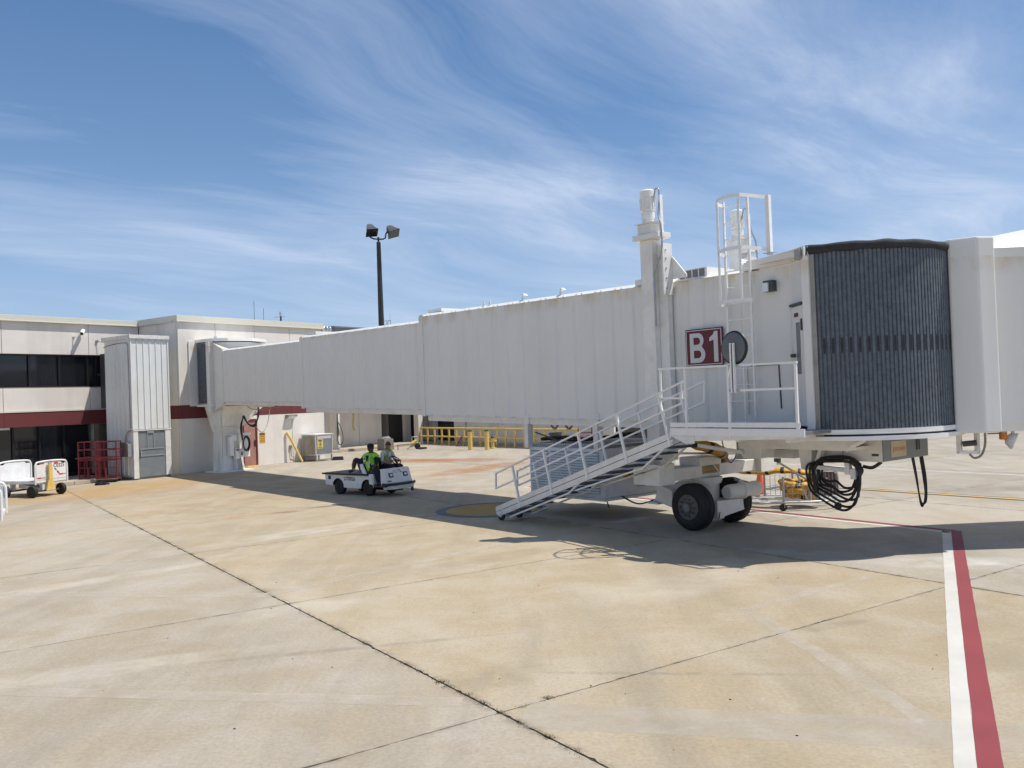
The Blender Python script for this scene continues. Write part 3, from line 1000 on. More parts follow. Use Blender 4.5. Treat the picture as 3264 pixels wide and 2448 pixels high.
# hose looped on the pillar
hz = [(wx(12.92), 3.90, 2.6), (wx(12.90), 3.88, 1.6), (wx(12.86), 3.86, .7), (wx(12.98), 3.84, .42), (wx(13.22), 3.84, .55), (wx(13.26), 3.86, 1.0), (wx(13.08), 3.88, 1.55), (wx(12.96), 3.90, 1.72), (wx(12.93), 3.88, 1.5), (wx(12.94), 3.86, .9)]
hs_ = MB().tube(catmull(hz, 6), .024, 6).build('water_hose', 'rubber')
hs_.location = bw(8.5, 0)
hs_.rotation_euler = (0, 0, BRZ)
tag(hs_, 'dark hose looped on the white pillar of the rear wing', 'hose')
o = MB().cyl((0, 0, 0), (0, 0, .22), .04, 8).build('hose_nozzle', 'yellow_paint')
o.location = bw(12.96, 3.86, .98)
tag(o, 'small yellow nozzle hanging on the white pillar', 'nozzle')
vent0 = None
for k, x in enumerate((15.78, 16.06, 16.32)):
    v_ = MB().lathe((0, 0, 0), (0, 0, 1), [(0, .07), (.82, .07), (.84, .10), (.92, .13), (1.02, .12), (1.10, .07), (1.13, .01)], 14).build('roof_ventilator', 'steel', None, smooth=50)
    v_.location = bw(x, 8.0, 6.75)
    tag(v_, ('leftmost', 'middle', 'rightmost')[k] + ' of the three round metal ventilators on the wing roof', 'ventilator', 'roof ventilators')

# second wing, its shaded side parallel to the fence
W2 = Vector((-6.0, 59.4, 0))
wd = Vector((0.6, -0.8, 0))
wing2 = empty('service_building', W2, math.atan2(-0.8, 0.6), 'shaded beige service building behind the yellow fence', 'building')
# local x along the wall, local y away from the camera side
for (a, b) in ((5.0, 8.4), (8.4, 11.8), (11.8, 15.2), (15.2, 18.6)):
    MB().box(a + .015, b - .015, 0, .12, .0, 4.0).build('wall_panel', 'stucco', wing2)
MB().box(-2, 18.6, .3, 3, 0, 4.0).build('wall_core', 'interior', wing2)
for (a, b) in ((-.6, -.05), (.5, 1.1), (3.6, 4.9)):
    MB().box(a, b, -.05, .28, 0, 4.0).build('pillar', 'stucco', wing2)
MB().box(-2, 18.7, -.1, 6, 4.0, 4.3).build('roof', 'coping', wing2)
MB().box(-1.0, 18.6, -.75, -.12, 0, .14).build('kerb', 'kerb_concrete', wing2)

# ------------------------------------------------------------------ light pole
lp = empty('floodlight_pole', (-7.6, 51.2, 0), 0, 'tall dark pole with two floodlights behind the bridge', 'light pole')
MB().lathe((0, 0, 0), (0, 0, 1), [(0, .50), (.62, .47), (.66, .44)], 4).build('concrete_base', 'concrete_base', lp)
MB().lathe((0, 0, .66), (0, 0, 1), [(0, .33), (.05, .33), (.10, .24), (.16, .22)], 16).build('base_flange', 'weathered_steel', lp)
MB().lathe((0, 0, .8), (0, 0, 1), [(0, .21), (5, .185), (11.5, .125), (11.55, .08)], 16).build('shaft', 'pole_bronze', lp, smooth=40)
MB().tube([(-.50, -.05, 12.78), (-.47, -.05, 12.62), (-.25, -.02, 12.52), (0, 0, 12.50), (.28, 0, 12.49), (.42, -.02, 12.56), (.46, -.03, 12.80), (.58, -.03, 12.96)], .045, 8).cyl((0, 0, 12.3), (0, 0, 12.62), .06, 8).build('arm', 'pole_bronze', lp, smooth=60)


def flood(c, aim, tw, nm):
    c = Vector(c)
    f = Vector(aim).normalized()
    s = f.cross(Z).normalized()
    s = (Matrix.Rotation(tw, 3, f) @ s)
    u_ = s.cross(f)
    mb = MB()

    def q(a, b, d):
        return c + s * a + u_ * b + f * d
    mb.hexa([q(-.18, -.16, -.30), q(.18, -.16, -.30), q(.18, .16, -.30), q(-.18, .16, -.30), q(-.22, -.2, -.05), q(.22, -.2, -.05), q(.22, .2, -.05), q(-.22, .2, -.05)])
    mb.hexa([q(-.22, -.2, -.05), q(.22, -.2, -.05), q(.22, .2, -.05), q(-.22, .2, -.05), q(-.36, -.30, .26), q(.36, -.30, .26), q(.36, .30, .26), q(-.36, .30, .26)])
    h = mb.build('floodlight', 'dark_grey', lp)
    mb = MB()
    mb.hexa([q(-.33, -.27, .262), q(.33, -.27, .262), q(.33, .27, .262), q(-.33, .27, .262), q(-.33, -.27, .275), q(.33, -.27, .275), q(.33, .27, .275), q(-.33, .27, .275)])
    mb.build('lens', 'window_glass', h)
    mb = MB()
    mb.hexa([q(-.12, -.12, -.42), q(.12, -.12, -.42), q(.12, .12, -.42), q(-.12, .12, -.42), q(-.15, -.13, -.302), q(.15, -.13, -.302), q(.15, .13, -.302), q(-.15, .13, -.302)])
    mb.build('ballast', 'dark_grey', h)


flood((-.42, -.05, 13.05), (.32, -.55, -.75), .15, 'a')
flood((.82, -.05, 12.93), (.55, -.45, -.72), .45, 'b')

# far rooftop mast behind the bridge
fm = MB()
for x in (0, .38, .75):
    fm.cyl((x, 0, 0), (x, 0, 1.0), .03, 5)
for z_ in (.55, .98):
    fm.beam((0, 0, z_), (.78, 0, z_), .04, .04)
fm.cyl((.7, 0, .9), (.7, 0, 1.75), .012, 5).beam((.2, 0, .3), (.6, 0, .95), .03, .03)
fo = fm.cyl((.35, .2, -11), (.35, .2, .0), .3, 8).build('mast_platform', 'weathered_steel')
fo.location = (-13.15, 90, 10.25)
tag(fo, 'tiny railed mast platform far behind the bridge roof', 'mast')

# ------------------------------------------------------------------ metal tower beside the block
tw = empty('stair_tower', bw(-2.66, -.69), BRZ, 'white ribbed metal tower with a grey door beside the terminal block', 'tower')
TW, TD, TZ0, TZ1 = 1.70, 2.0, 2.10, 5.88
MB().box(.02, TW - .02, .02, TD, 0.12, TZ1 - .02).build('body', 'tower_metal', tw)
# siding sheets with standing ribs, front and left side
n = 6
for i in range(n):
    x0, x1 = i * TW / n, (i + 1) * TW / n
    MB().box(x0 + .012, x1 - .012, -.012, .019, TZ0, TZ1).build('siding_sheet', 'tower_metal', tw)
    if i:
        MB().prism([(x0 - .028, -.010, TZ0), (x0 - .014, -.045, TZ0), (x0 + .014, -.045, TZ0), (x0 + .028, -.010, TZ0)], (0, 0, TZ1 - TZ0 - .06)).build('siding_rib', 'tower_metal', tw)
for i in range(6):
    y0, y1 = .03 + i * (TD - .05) / 6, .03 + (i + 1) * (TD - .05) / 6
    MB().box(-.010, .019, y0 + .01, y1 - .01, .2, TZ1).build('siding_sheet', 'tower_metal', tw)
    if i:
        MB().prism([(-.008, y0 - .028, .2), (-.04, y0 - .012, .2), (-.04, y0 + .012, .2), (-.008, y0 + .028, .2)], (0, 0, TZ1 - .28)).build('siding_rib', 'tower_metal', tw)
MB().box(-.09, TW + .05, -.10, TD + .08, TZ1 + .0, TZ1 + .16).build('roof_trim', 'tower_trim', tw, bevel=.01)
MB().box(-.02, .03, -.045, -.013, TZ0 - .02, TZ1).box(TW - .03, TW + .02, -.045, -.013, TZ0 - .02, TZ1).build('corner_trim', 'tower_metal', tw)
MB().box(-.03, TW + .04, -.06, -.013, TZ0 - .07, TZ0 - .022).build('lintel', 'tower_trim', tw)
MB().box(.0, .22, -.04, .017, 0.06, TZ0 - .075).build('post', 'tower_trim', tw)
MB().box(TW - .24, TW + .01, -.04, .017, 0.10, TZ0 - .075).build('post', 'tower_trim', tw)
dd = MB().box(.26, TW - .27, -.012, .017, .10, TZ0 - .075).build('door', 'grey_door', tw)
for (z0, z1) in ((.95, 1.0), (1.24, 1.29)):
    MB().box(.30, TW - .31, -.034, -.014, z0, z1).build('door_rail', 'steel', dd)
for x in (.64, .92):
    MB().box(x - .015, x + .015, -.034, -.014, 1.30, 2.02).build('door_rail', 'steel', dd)
MB().box(.30, .36, -.06, -.036, .96, 1.22).build('door_latch', 'steel', dd)
MB().box(.62, .90, -.05, -.014, 1.92, 2.0).build('door_plate', 'steel', dd)
# conduit, switch boxes
MB().tube(catmull([(-.03, 2.0, 5.62), (-.035, 1.4, 5.70), (-.035, .35, 5.72), (-.04, .16, 5.62), (-.04, .12, 5.3), (-.04, .10, 3.0), (-.04, .10, 2.16)], 5), .018, 6).build('conduit', 'weathered_steel', tw)
sb = MB().box(-.20, -.045, .16, .56, .98, 1.58).build('switch_box', 'steel', tw, bevel=.01)
MB().box(-.22, -.05, .02, .12, .98, 1.52).build('switch_box', 'steel', tw, bevel=.01)
MB().tube(catmull([(-.10, .36, 1.58), (-.11, .34, 1.78), (-.10, .18, 2.0), (-.08, -.05, 2.08), (-.02, -.09, 2.09)], 5), .035, 8).build('flexible_conduit', 'weathered_steel', tw)
MB().cyl((.5, .9, TZ1 + .16), (.5, .9, TZ1 + .34), .03, 6).build('vent_pipe', 'steel', tw)
MB().box(.75, 1.6, TD + .01, 3.74, 3.05, 5.46).build('link_passage', 'dark_grey', tw)
MB().box(.0, TW, .02, TD - .02, 0, .11).build('plinth', 'concrete_base', tw)

# security camera
scm = empty('security_camera', bw(-3.04, 3.08, 6.22), BRZ, 'white bullet camera on a short bracket on the cream wall', 'camera')
MB().cyl((0, 0, 0), (0, -.04, 0), .06, 10).tube([(0, -.04, 0), (.06, -.16, -.03), (.16, -.26, .0), (.20, -.28, .10)], .022, 6).build('bracket', 'unit_grey', scm)
MB().cyl((.16, -.36, .10), (.36, -.12, .26), .085, 12).build('housing', 'rail_white', scm, smooth=40)
MB().cyl((.155, -.366, .096), (.165, -.354, .104), .07, 12).build('lens', 'window_glass', scm)
# conduit stub near the tower
o = MB().box(-.05, .05, -.07, 0, -.05, .05).tube(catmull([(0, -.05, 0), (.25, -.3, -.10), (.5, -.6, -.16), (.75, -1.1, -.18)], 5), .015, 6).build('conduit_stub', 'weathered_steel')
o.location = bw(-2.02, 3.08, 6.04)
o.rotation_euler = (0, 0, BRZ)
tag(o, 'thin conduit bridging from the cream wall to the metal tower', 'conduit')

# wall lamp
wl = empty('wall_lamp', bw(5.84, 0, 2.18), BRZ, 'boxy wall lamp on the sunlit block wall right of the door', 'lamp')
MB().prism([(0, -.005, .21), (0, -.26, .21), (0, -.26, .13), (0, -.005, .0)], (.58, 0, 0)).build('housing', 'weathered_steel', wl)
MB().prism([(.03, -.27, .12), (.03, -.262, .12), (.03, -.02, .0), (.03, -.03, -.012)], (.52, 0, 0)).build('lens', 'lamp_glass', wl)

# caution sign
sg = empty('caution_sign', bw(4.25, -.004, 1.10), BRZ, 'orange caution sign with black lettering beside the pink door', 'sign')
MB().box(0, .32, -.012, -.001, 0, .48).build('plate', 'orange_sign', sg)
MB().box(.015, .305, -.015, -.0125, .37, .465).build('header', 'black', sg)
for i, (wd_, zz, sz, mt) in enumerate((('CAUTION', .417, .07, 'orange_sign'), ('WATCH', .29, .085, 'black'), ('YOUR', .185, .085, 'black'), ('STEP', .08, .085, 'black'))):
    text('lettering', wd_, sz, mt, sg, (.16, -.0165 if i == 0 else -.014, zz), (1, 0, 0), (0, 0, 1), width=(.25 if i == 0 else .24))

# leaning yellow pole
o = MB().tube([(0, -.02, 1.50), (.14, -.20, 1.1), (.46, -.58, .0)], [.075, .065, .055], 10).build('tow_pole', 'yellow_paint', None, smooth=50)
o.location = bw(5.84, -.06, .02)
o.rotation_euler = (0, 0, BRZ)
tag(o, 'yellow pole leaning against the block wall beside the grey cabinet', 'pole')

# grey cabinet
cb = empty('equipment_cabinet', bw(6.75, -1.15), BRZ, 'grey metal equipment cabinet with a yellow notice by the block wall', 'cabinet')
MB().box(0, 1.12, 0, 1.05, .30, 1.32).build('body', 'unit_grey', cb, bevel=.01)
MB().box(-.03, 1.15, -.03, 1.07, 1.32, 1.36).build('lid', 'unit_grey', cb)
MB().box(.04, 1.08, -.012, -.001, .36, 1.28).build('front_panel', 'grey_door', cb)
MB().box(-.010, -.001, .05, 1.0, .34, 1.28).build('side_panel', 'weathered_steel', cb)
for (x, y) in ((0.02, .02), (1.04, .02), (.02, .97), (1.04, .97)):
    MB().box(x, x + .06, y, y + .06, 0, .30).build('leg', 'weathered_steel', cb)
MB().box(0, 1.12, 0, .05, .05, .09).build('base_rail', 'weathered_steel', cb)
MB().box(.10, 1.0, -.020, -.013, 1.12, 1.25).build('label_strip', 'sign_white', cb)
for k in range(7):
    MB().box(.14 + k * .12, .22 + k * .12, -.0235, -.0205, 1.14, 1.23).build('label_mark', 'faded_pink', cb)
nt_ = MB().box(.10, .46, -.020, -.013, .64, 1.10).build('notice', 'yellow_sign', cb)
for (zz, ww) in ((1.05, .26), (1.0, .2), (.70, .26)):
    MB().box(.28 - ww / 2, .28 + ww / 2, -.0235, -.0205, zz - .018, zz + .018).build('notice_mark', 'black', nt_)
MB().lathe((.28, -.0205, .85), (0, -1, 0), [(0, .09), (.003, .09)], 14).build('notice_mark', 'black', nt_)
MB().lathe((.28, -.0236, .85), (0, -1, 0), [(0, .068), (.002, .068)], 14).build('notice_mark', 'yellow_sign', nt_)
MB().box(.255, .305, -.029, -.026, .80, .90).build('notice_mark', 'black', nt_)

# low black box on the ground
o = MB().prism([(-.28, -.15, 0), (.28, -.15, 0), (.24, -.12, .17), (-.24, -.12, .17)], (0, .3, 0)).build('wheel_chock', 'rubber', None, bevel=.02)
o.location = (-8.95, 43.9, 0)
o.rotation_euler = (0, 0, .1)
tag(o, 'black rubber block lying on the apron right of the grey cabinet', 'chock')
# red lift-off step ladder at the fence, hydrant, bollards, bin, tow bar
for k, (x, y) in enumerate(((-2.45, 48.16), (-1.50, 47.6))):
    bo = empty('bollard', (x, y, 0), 0, ('left yellow bollard with a green cap in front of the fence', 'right yellow bollard with a green cap, hydrant behind it')[k], 'bollard', 'yellow bollards')
    MB().lathe((0, 0, 0), (0, 0, 1), [(0, .125), (1.02, .125)], 18).build('post', 'yellow_paint', bo, smooth=40)
    MB().lathe((0, 0, 1.02), (0, 0, 1), [(0, .13), (.07, .125), (.10, .07), (.11, .01)], 18).build('cap', 'green_cap', bo, smooth=40)
hy = empty('fire_hydrant', (-1.20, 48.75, 0), 0, 'yellow fire hydrant with a green top behind the right bollard', 'hydrant')
MB().lathe((0, 0, 0), (0, 0, 1), [(0, .15), (.05, .15), (.06, .10), (.50, .10), (.52, .14), (.57, .14)], 14).build('barrel', 'yellow_paint', hy, smooth=40)
MB().lathe((0, 0, .57), (0, 0, 1), [(0, .125), (.10, .10), (.16, .05), (.17, .03), (.22, .03)], 14).build('bonnet', 'green_cap', hy, smooth=40)
MB().cyl((-.22, 0, .42), (.22, 0, .42), .06, 10).cyl((0, -.2, .38), (0, 0, .38), .075, 10).build('outlet', 'yellow_paint', hy, smooth=40)

fe = empty('pipe_fence', (-6.06, 56.49, 0), math.atan2(-.788, .615), 'yellow pipe rail fence in front of the service building', 'fence')
fp = [0, .83, 1.66, 2.48, 3.30, 4.10, 4.93, 5.82, 6.6, 7.42, 8.23, 9.07, 9.92, 10.77, 11.65, 12.48, 13.35, 14.2, 15.1]
MB().cyl((-.05, 0, 1.06), (15.25, 0, 1.06), .058, 10).build('top_rail', 'yellow_paint', fe, smooth=40)
MB().cyl((-.05, 0, .53), (15.2, 0, .53), .05, 10).build('middle_rail', 'yellow_paint', fe, smooth=40)
p0_ = MB().cyl((0, 0, 0), (0, 0, 1.05), .06, 10).build('post', 'yellow_paint', fe, smooth=40)
for x in fp[1:]:
    share(p0_, fe, (x, 0, 0))
stp = empty('leaning_frame', (-3.16, 52.2, 0), -.9, 'small rusty folded frame leaning at the foot of the yellow fence', 'frame')
MB().beam((-.16, -.28, 0), (-.05, .02, .60), .04, .04).beam((.16, -.28, 0), (.05, .02, .60), .04, .04).beam((-.12, -.18, .2), (.12, -.18, .2), .03, .03).beam((-.09, -.08, .4), (.09, -.08, .4), .03, .03).build('legs', 'red_steel', stp)
MB().beam((-.1, .3, 0), (0, .02, .62), .04, .04).build('prop', 'weathered_steel', stp)

bn = empty('litter_bin', (2.08, 43.4, 0), 0, 'dark grey round bin standing behind the louvred unit', 'bin')
MB().lathe((0, 0, 0), (0, 0, 1), [(0, .24), (.92, .31), (.92, .34), (1.0, .34), (1.0, .31), (.9, .29)], 20).build('body', 'dark_grey', bn, smooth=30)
MB().box(-.40, -.31, -.05, .05, .72, .78).box(.31, .40, -.05, .05, .72, .78).build('handle', 'dark_grey', bn)
rs = empty('red_stand', (3.55, 43.2, 0), .2, 'red tubular stand seen behind the louvred unit', 'stand')
for x in (-.35, .35):
    MB().cyl((x, 0, 0), (x, 0, 1.32 if x > 0 else 1.2), .03, 6).build('post', 'red_steel', rs)
MB().beam((-.35, 0, .95), (.35, 0, .95), .05, .05).beam((-.45, 0, .62), (.45, 0, .62), .16, .08).beam((-.35, -.3, .1), (-.35, .3, .1), .05, .05).beam((.35, -.3, .1), (.35, .3, .1), .05, .05).build('crossbar', 'red_steel', rs)
MB().tube([(-.6, 0, .7), (-.3, 0, .78), (0, 0, .70), (.2, 0, .80), (.4, 0, .72)], .05, 7).build('cable', 'red_steel', rs)

tb = empty('tow_dolly', (-6.05, 50.9, 0), .15, 'small yellow tow dolly with black wheels on the apron by the pillar', 'dolly')
MB().cyl((-.12, 0, .22), (.34, .12, .52), .10, 10).build('cylinder', 'yellow_paint', tb, smooth=40)
MB().beam((-.85, -.05, .28), (.3, 0, .32), .12, .07).beam((-.25, -.3, .06), (.25, .1, .25), .06, .05).build('frame', 'weathered_steel', tb)
for (x, y) in ((.36, -.22), (.36, .26)):
    MB().lathe((x, y, .17), (0, 1, 0), [(0, .08), (.01, .17), (.09, .17), (.10, .08)], 16).build('wheel', 'rubber', tb, smooth=40)
MB().beam((-.78, -.05, .0), (-.78, -.05, .28), .16, .06).build('foot', 'weathered_steel', tb)
MB().tube([(.05, .0, .4), (.05, .02, .72), (.4, .06, .74), (.4, .06, .5)], .018, 6).build('handle', 'unit_grey', tb)
o = MB().tube([(.5, -.3, .08), (.95, -.2, .08)], [.09, .07], 10, flat=.8).build('rubber_buffer', 'rubber')
o.location = (-6.05, 50.7, 0)
tag(o, 'short black rubber buffer lying beside the yellow tow dolly', 'buffer')

# ------------------------------------------------------------------ passenger boarding bridge
# local x = t runs from the terminal rotunda to the cab, local y = -s (s counts towards the camera side)
PHI = R(38.87)
JE = Vector((math.sin(PHI), -math.cos(PHI), 0))
JM = Vector((-math.cos(PHI), -math.sin(PHI), 0))
JA = Vector((-12.6, 39.6, 0))
jb = empty('passenger_bridge', JA, math.atan2(JE.y, JE.x), 'long white telescoping passenger boarding bridge marked B1', 'boarding bridge')
KS = -0.02


def J(t, s, z):
    return Vector((t, -s, z))


def JW(x, y, z):
    d = Vector((x, y, 0)) - JA
    return Vector((d.dot(JE), -d.dot(JM), z))


def JB(x, y, z):
    p = bw(x, y)
    return JW(p.x, p.y, z)


def jbeam(mb, a, b, w, h, up=Z, m=0):
    return mb.beam(J(*a), J(*b), w, h, up, m)


WH = 'bridge_white'


def corrugated(t0, t1, w, zb, h, per=.62, dep=.045):
    """pressed side sheets on both sides, roof and floor, one closed shell"""
    ts = [(t0, 0.0)]
    t = t0 + .22
    while t + .40 < t1:
        ts += [(t, 0.0), (t + .05, dep), (t + .26, dep), (t + .31, 0.0)]
        t += per
    ts.append((t1, 0.0))
    mb = MB()
    top_rim, bot_rim = .03, .03
    for sg in (1, -1):
        v, f = [], []
        k = len(ts)
        for (tt, d) in ts:
            zb_, zt_ = zb + KS * tt, zb + h + KS * tt
            v += [J(tt, sg * w, zb_), J(tt, sg * (w - d), zb_ + bot_rim), J(tt, sg * (w - d), zt_ - top_rim), J(tt, sg * w, zt_)]
        for i in range(k - 1):
            for j in range(3):
                f.append((i * 4 + j, (i + 1) * 4 + j, (i + 1) * 4 + j + 1, i * 4 + j + 1))
        mb.add(v, f)
    for z_ in (0, h):
        mb.add([J(t0, w, zb + z_ + KS * t0), J(t1, w, zb + z_ + KS * t1), J(t1, -w, zb + z_ + KS * t1), J(t0, -w, zb + z_ + KS * t0)], [(0, 1, 2, 3)])
    for tt in (t0, t1):
        mb.add([J(tt, w, zb + KS * tt), J(tt, -w, zb + KS * tt), J(tt, -w, zb + h + KS * tt), J(tt, w, zb + h + KS * tt)], [(0, 1, 2, 3)])
    return mb


SEC = [(1.0, 9.9, 1.20, 3.160, 2.205), (9.62, 18.1, 1.33, 2.950, 2.525), (17.77, 29.25, 1.46, 2.800, 2.832)]
tun = []
for i, (t0, t1, w, zb, h) in enumerate(SEC):
    o = corrugated(t0, t1, w, zb, h).build('tunnel_section', WH, jb)
    tun.append(o)
    zt = zb + h

    def zz(t, d=0.0):
        return zt + KS * t + d
    # roof sheet with sloping edge rail and bolts
    MB().hexa([J(t0 + .1, w - .012, zz(t0 + .1, .004)), J(t1, w - .012, zz(t1, .004)), J(t1, -w + .012, zz(t1, .004)), J(t0 + .1, -w + .012, zz(t0 + .1, .004)),
               J(t0 + .1, w - .15, zz(t0 + .1, .085)), J(t1, w - .15, zz(t1, .085)), J(t1, -w + .15, zz(t1, .085)), J(t0 + .1, -w + .15, zz(t0 + .1, .085))]).build('roof', 'rail_white', o)
    if i == 2:
        te = 26.3
    else:
        te = t1 - .2
    b0 = MB()
    t = t0 + .35
    while t < te:
        b0.box(t - .02, t + .02, -(w - .02), -(w - .06), zz(t, .0), zz(t, .035))
        b0.box(t + .16, t + .20, -(w - .02), -(w - .06), zz(t, .0), zz(t, .035))
        t += .62
    tag(b0.build('roof_bolts', 'rail_white', o), kind='stuff')
    # floor beams and cross members underneath
    for sg in (1, -1):
        mb = MB()
        a, b = t0 + .18, (t1 if i < 2 else 27.6)
        za, zb2 = zb + KS * a, zb + KS * b
        s1, s2 = sg * (w - .06), sg * (w - .20)
        mb.hexa([J(a, s1, za - .15), J(b, s1, zb2 - .15), J(b, s2, zb2 - .15), J(a, s2, za - .15), J(a, s1, za - .003), J(b, s1, zb2 - .003), J(b, s2, zb2 - .003), J(a, s2, za - .003)])
        mb.build('floor_beam', 'frame_white', o)
    t = t0 + 1.0
    while t < t1 - .5:
        z_ = zb + KS * t
        MB().box(t, t + .10, -(w - .22), (w - .22), z_ - .12, z_ - .003).build('cross_member', 'frame_white', o)
        t += 1.6
    # closing collar at the near end of the sleeve
    if i:
        mb = MB()
        for sg in (1, -1):
            s1, s2 = sg * (w + .025), sg * (w - .02)
            a, b = t0 - .02, t0 + .16
            mb.hexa([J(a, s1, zb + KS * a - .02), J(b, s1, zb + KS * b - .02), J(b, s2, zb + KS * b - .02), J(a, s2, zb + KS * a - .02),
                     J(a, s1, zt + KS * a + .01), J(b, s1, zt + KS * b + .01), J(b, s2, zt + KS * b + .01), J(a, s2, zt + KS * a + .01)])
        a, b = t0 - .02, t0 + .16
        mb.box(a, b, -w, w, zt + KS * a + .0125, zt + KS * a + .05)
        mb.build('collar', WH, o)
        MB().box(t0 + .08, t0 + .75, -w + .25, w - .06, zz(t0, .105), zz(t0, .19)).build('roof_box', WH, o)
# small brackets on the roof of the outer tunnel
for t in (20.6, 20.85, 22.2, 23.6):
    z_ = 2.808 + 2.824 + KS * t
    hgt = .10 if t < 21.5 else .15
    MB().prism([J(t, 1.32, z_ + .09), J(t + .10, 1.32, z_ + .09), J(t + .09, 1.32, z_ + .10 + hgt), J(t + .065, 1.32, z_ + .10 + hgt)], (0, .012, 0)).build('roof_bracket', 'rail_white', tun[2])
    if t > 21.5:
        MB().prism([J(t - .02, 1.30, z_ + .20), J(t + .06, 1.30, z_ + .25), J(t + .14, 1.30, z_ + .20)], (0, .10, 0)).build('roof_bracket', 'rail_white', tun[2])
# transom lamps / boxes under the tunnels
MB().box(4.2, 4.9, -.9, -.35, 2.84, 2.93).build('underside_plate', 'rail_white', tun[0])
MB().box(11.4, 12.3, -1.0, -.4, 2.52, 2.60).build('underside_plate', 'rail_white', tun[1])
MB().tube(catmull([J(12.6, .9, 2.55), J(12.7, .95, 2.35), J(12.65, .95, 2.1), J(12.75, .95, 1.95)], 5), .03, 6).build('strap', 'yellow_sign', tun[1])
MB().tube(catmull([J(21.0, 1.25, 2.36), J(21.15, 1.28, 2.18), J(21.3, 1.3, 2.12)], 5), .02, 6).build('strap', 'rail_white', tun[2])
MB().tube(catmull([J(6.3, .4, 2.98), J(5.6, .6, 2.80), J(3.6, .7, 2.75), J(2.6, .6, 2.95)], 6), .018, 6).build('cable', 'weathered_steel', tun[0])

# rotunda at the terminal end
ro = MB()
for a in (JB,):
    pass


def jprism(mb, poly, z0, z1, m=0):
    """poly: building frame outline"""
    return mb.prism([JB(x, y, z0) for x, y in poly], (0, 0, z1 - z0), m)


rt = jprism(MB(), [(1.0, -.02), (1.0, -1.0), (1.45, -1.55), (2.4, -1.95), (3.3, -1.6), (3.75, -1.0), (3.75, -.02)], 3.05, 5.80).build('rotunda', WH, jb)
jprism(MB(), [(.86, -.02), (.86, -1.15), (1.35, -1.75), (2.4, -2.1), (3.4, -1.75), (3.95, -1.15), (3.95, -.02)], 5.84, 5.97).build('roof_slab', 'rail_white', rt)
jprism(MB(), [(.50, -.012), (.50, -.06), (.96, -.06), (.96, -.012)], 2.98, 5.90).build('wall_flange', WH, rt)
jprism(MB(), [(.90, -.10), (.90, -.86), (.985, -.86), (.985, -.10)], 3.10, 5.76).build('curtain_back', 'galvanised', rt)
for k in range(8):
    y = -.14 - k * .09
    jprism(MB(), [(.875, y), (.875, y - .065), (.899, y - .065), (.899, y)], 3.10, 5.76).build('curtain_slat', 'galvanised', rt)
jprism(MB(), [(.80, -.88), (.80, -1.12), (1.02, -1.12), (1.02, -.88)], 2.66, 5.84).build('corner_post', WH, rt)
q0, q1 = JB(1.02, -1.0, 0), JB(1.02, -1.13, 0)
for (zA, zB, zC, zD) in ((2.70, 5.80, 3.05, 5.42),):
    e0, e1 = J(1.62, 1.225, 0), J(1.62, .9, 0)
    up_ = lambda p, z: Vector((p.x, p.y, z))
    MB().hexa([up_(q1, zA), up_(e0, zC), up_(e1, zC), up_(q0, zA), up_(q1, zB), up_(e0, zD), up_(e1, zD), up_(q0, zB)]).build('transition_panel', WH, rt)
jprism(MB(), [(.83, -.06), (.83, -1.15), (3.4, -1.5), (3.4, -.06)], 2.94, 3.04).build('floor_plate', 'frame_white', rt)
jprism(MB(), [(1.5, -.5), (1.5, -.75), (1.75, -.75), (1.75, -.5)], 5.98, 6.12).build('roof_lamp', 'unit_grey', rt)
MB().tube(catmull([JB(1.30, -1.42, 5.5), JB(1.32, -1.5, 5.2), JB(1.22, -1.4, 5.0), JB(1.15, -1.3, 4.8)], 5), .03, 6).build('cable', 'galv_tube', rt)
# pedestal column
pc = MB()
def fr(mb, c, h0, h1, z0, z1):
    x, y = c
    lo = [JB(x - h0[0], y - h0[1], z0), JB(x + h0[0], y - h0[1], z0), JB(x + h0[0], y + h0[1], z0), JB(x - h0[0], y + h0[1], z0)]
    hi = [JB(x - h1[0], y - h1[1], z1), JB(x + h1[0], y - h1[1], z1), JB(x + h1[0], y + h1[1], z1), JB(x - h1[0], y + h1[1], z1)]
    return mb.hexa(lo + hi)
ped = fr(MB(), (1.52, -1.15), (.46, .38), (.40, .34), .055, 1.80).build('pedestal', WH, jb)
pts_lo = [JB(1.10, -1.48, 1.80), JB(1.94, -1.48, 1.80), JB(1.94, -.75, 1.80), JB(1.10, -.75, 1.80)]
pts_hi = [JB(1.02, -1.7, 2.935), JB(3.30, -1.7, 2.935), JB(3.30, -.35, 2.935), JB(1.02, -.35, 2.935)]
MB().hexa(pts_lo + pts_hi).build('capital', 'frame_white', ped)
fr(MB(), (1.62, -1.2), (.86, .62), (.86, .62), 0, .052).build('base_plate', 'frame_white', ped)
for (x, y, dx, dy) in ((1.12, -1.2, -.34, 0), (2.12, -1.2, .34, 0), (1.62, -1.55, 0, -.26), (1.9, -1.55, 0, -.26)):
    a, b, c = JB(x, y, 1.15), JB(x, y, .056), JB(x + dx, y + dy, .056)
    tv = Vector((b - c)).cross(Z).normalized() * .03
    MB().prism([a - tv / 2, b - tv / 2, c - tv / 2], tv).build('gusset', WH, ped)
for k, (x0, x1, y, z0, z1) in enumerate(((1.30, 1.52, -1.72, .70, 1.55), (1.56, 1.78, -1.76, .55, 1.02), (1.80, 1.98, -1.78, .62, 1.0), (2.05, 2.36, -1.74, .62, 1.55), (1.42, 1.72, -1.70, 1.36, 1.62), (2.02, 2.44, -1.72, 1.58, 1.70))):
    jprism(MB(), [(x0, y), (x1, y), (x1, y + .2), (x0, y + .2)], z0, z1).build('switch_box', 'rail_white', ped, bevel=.008)
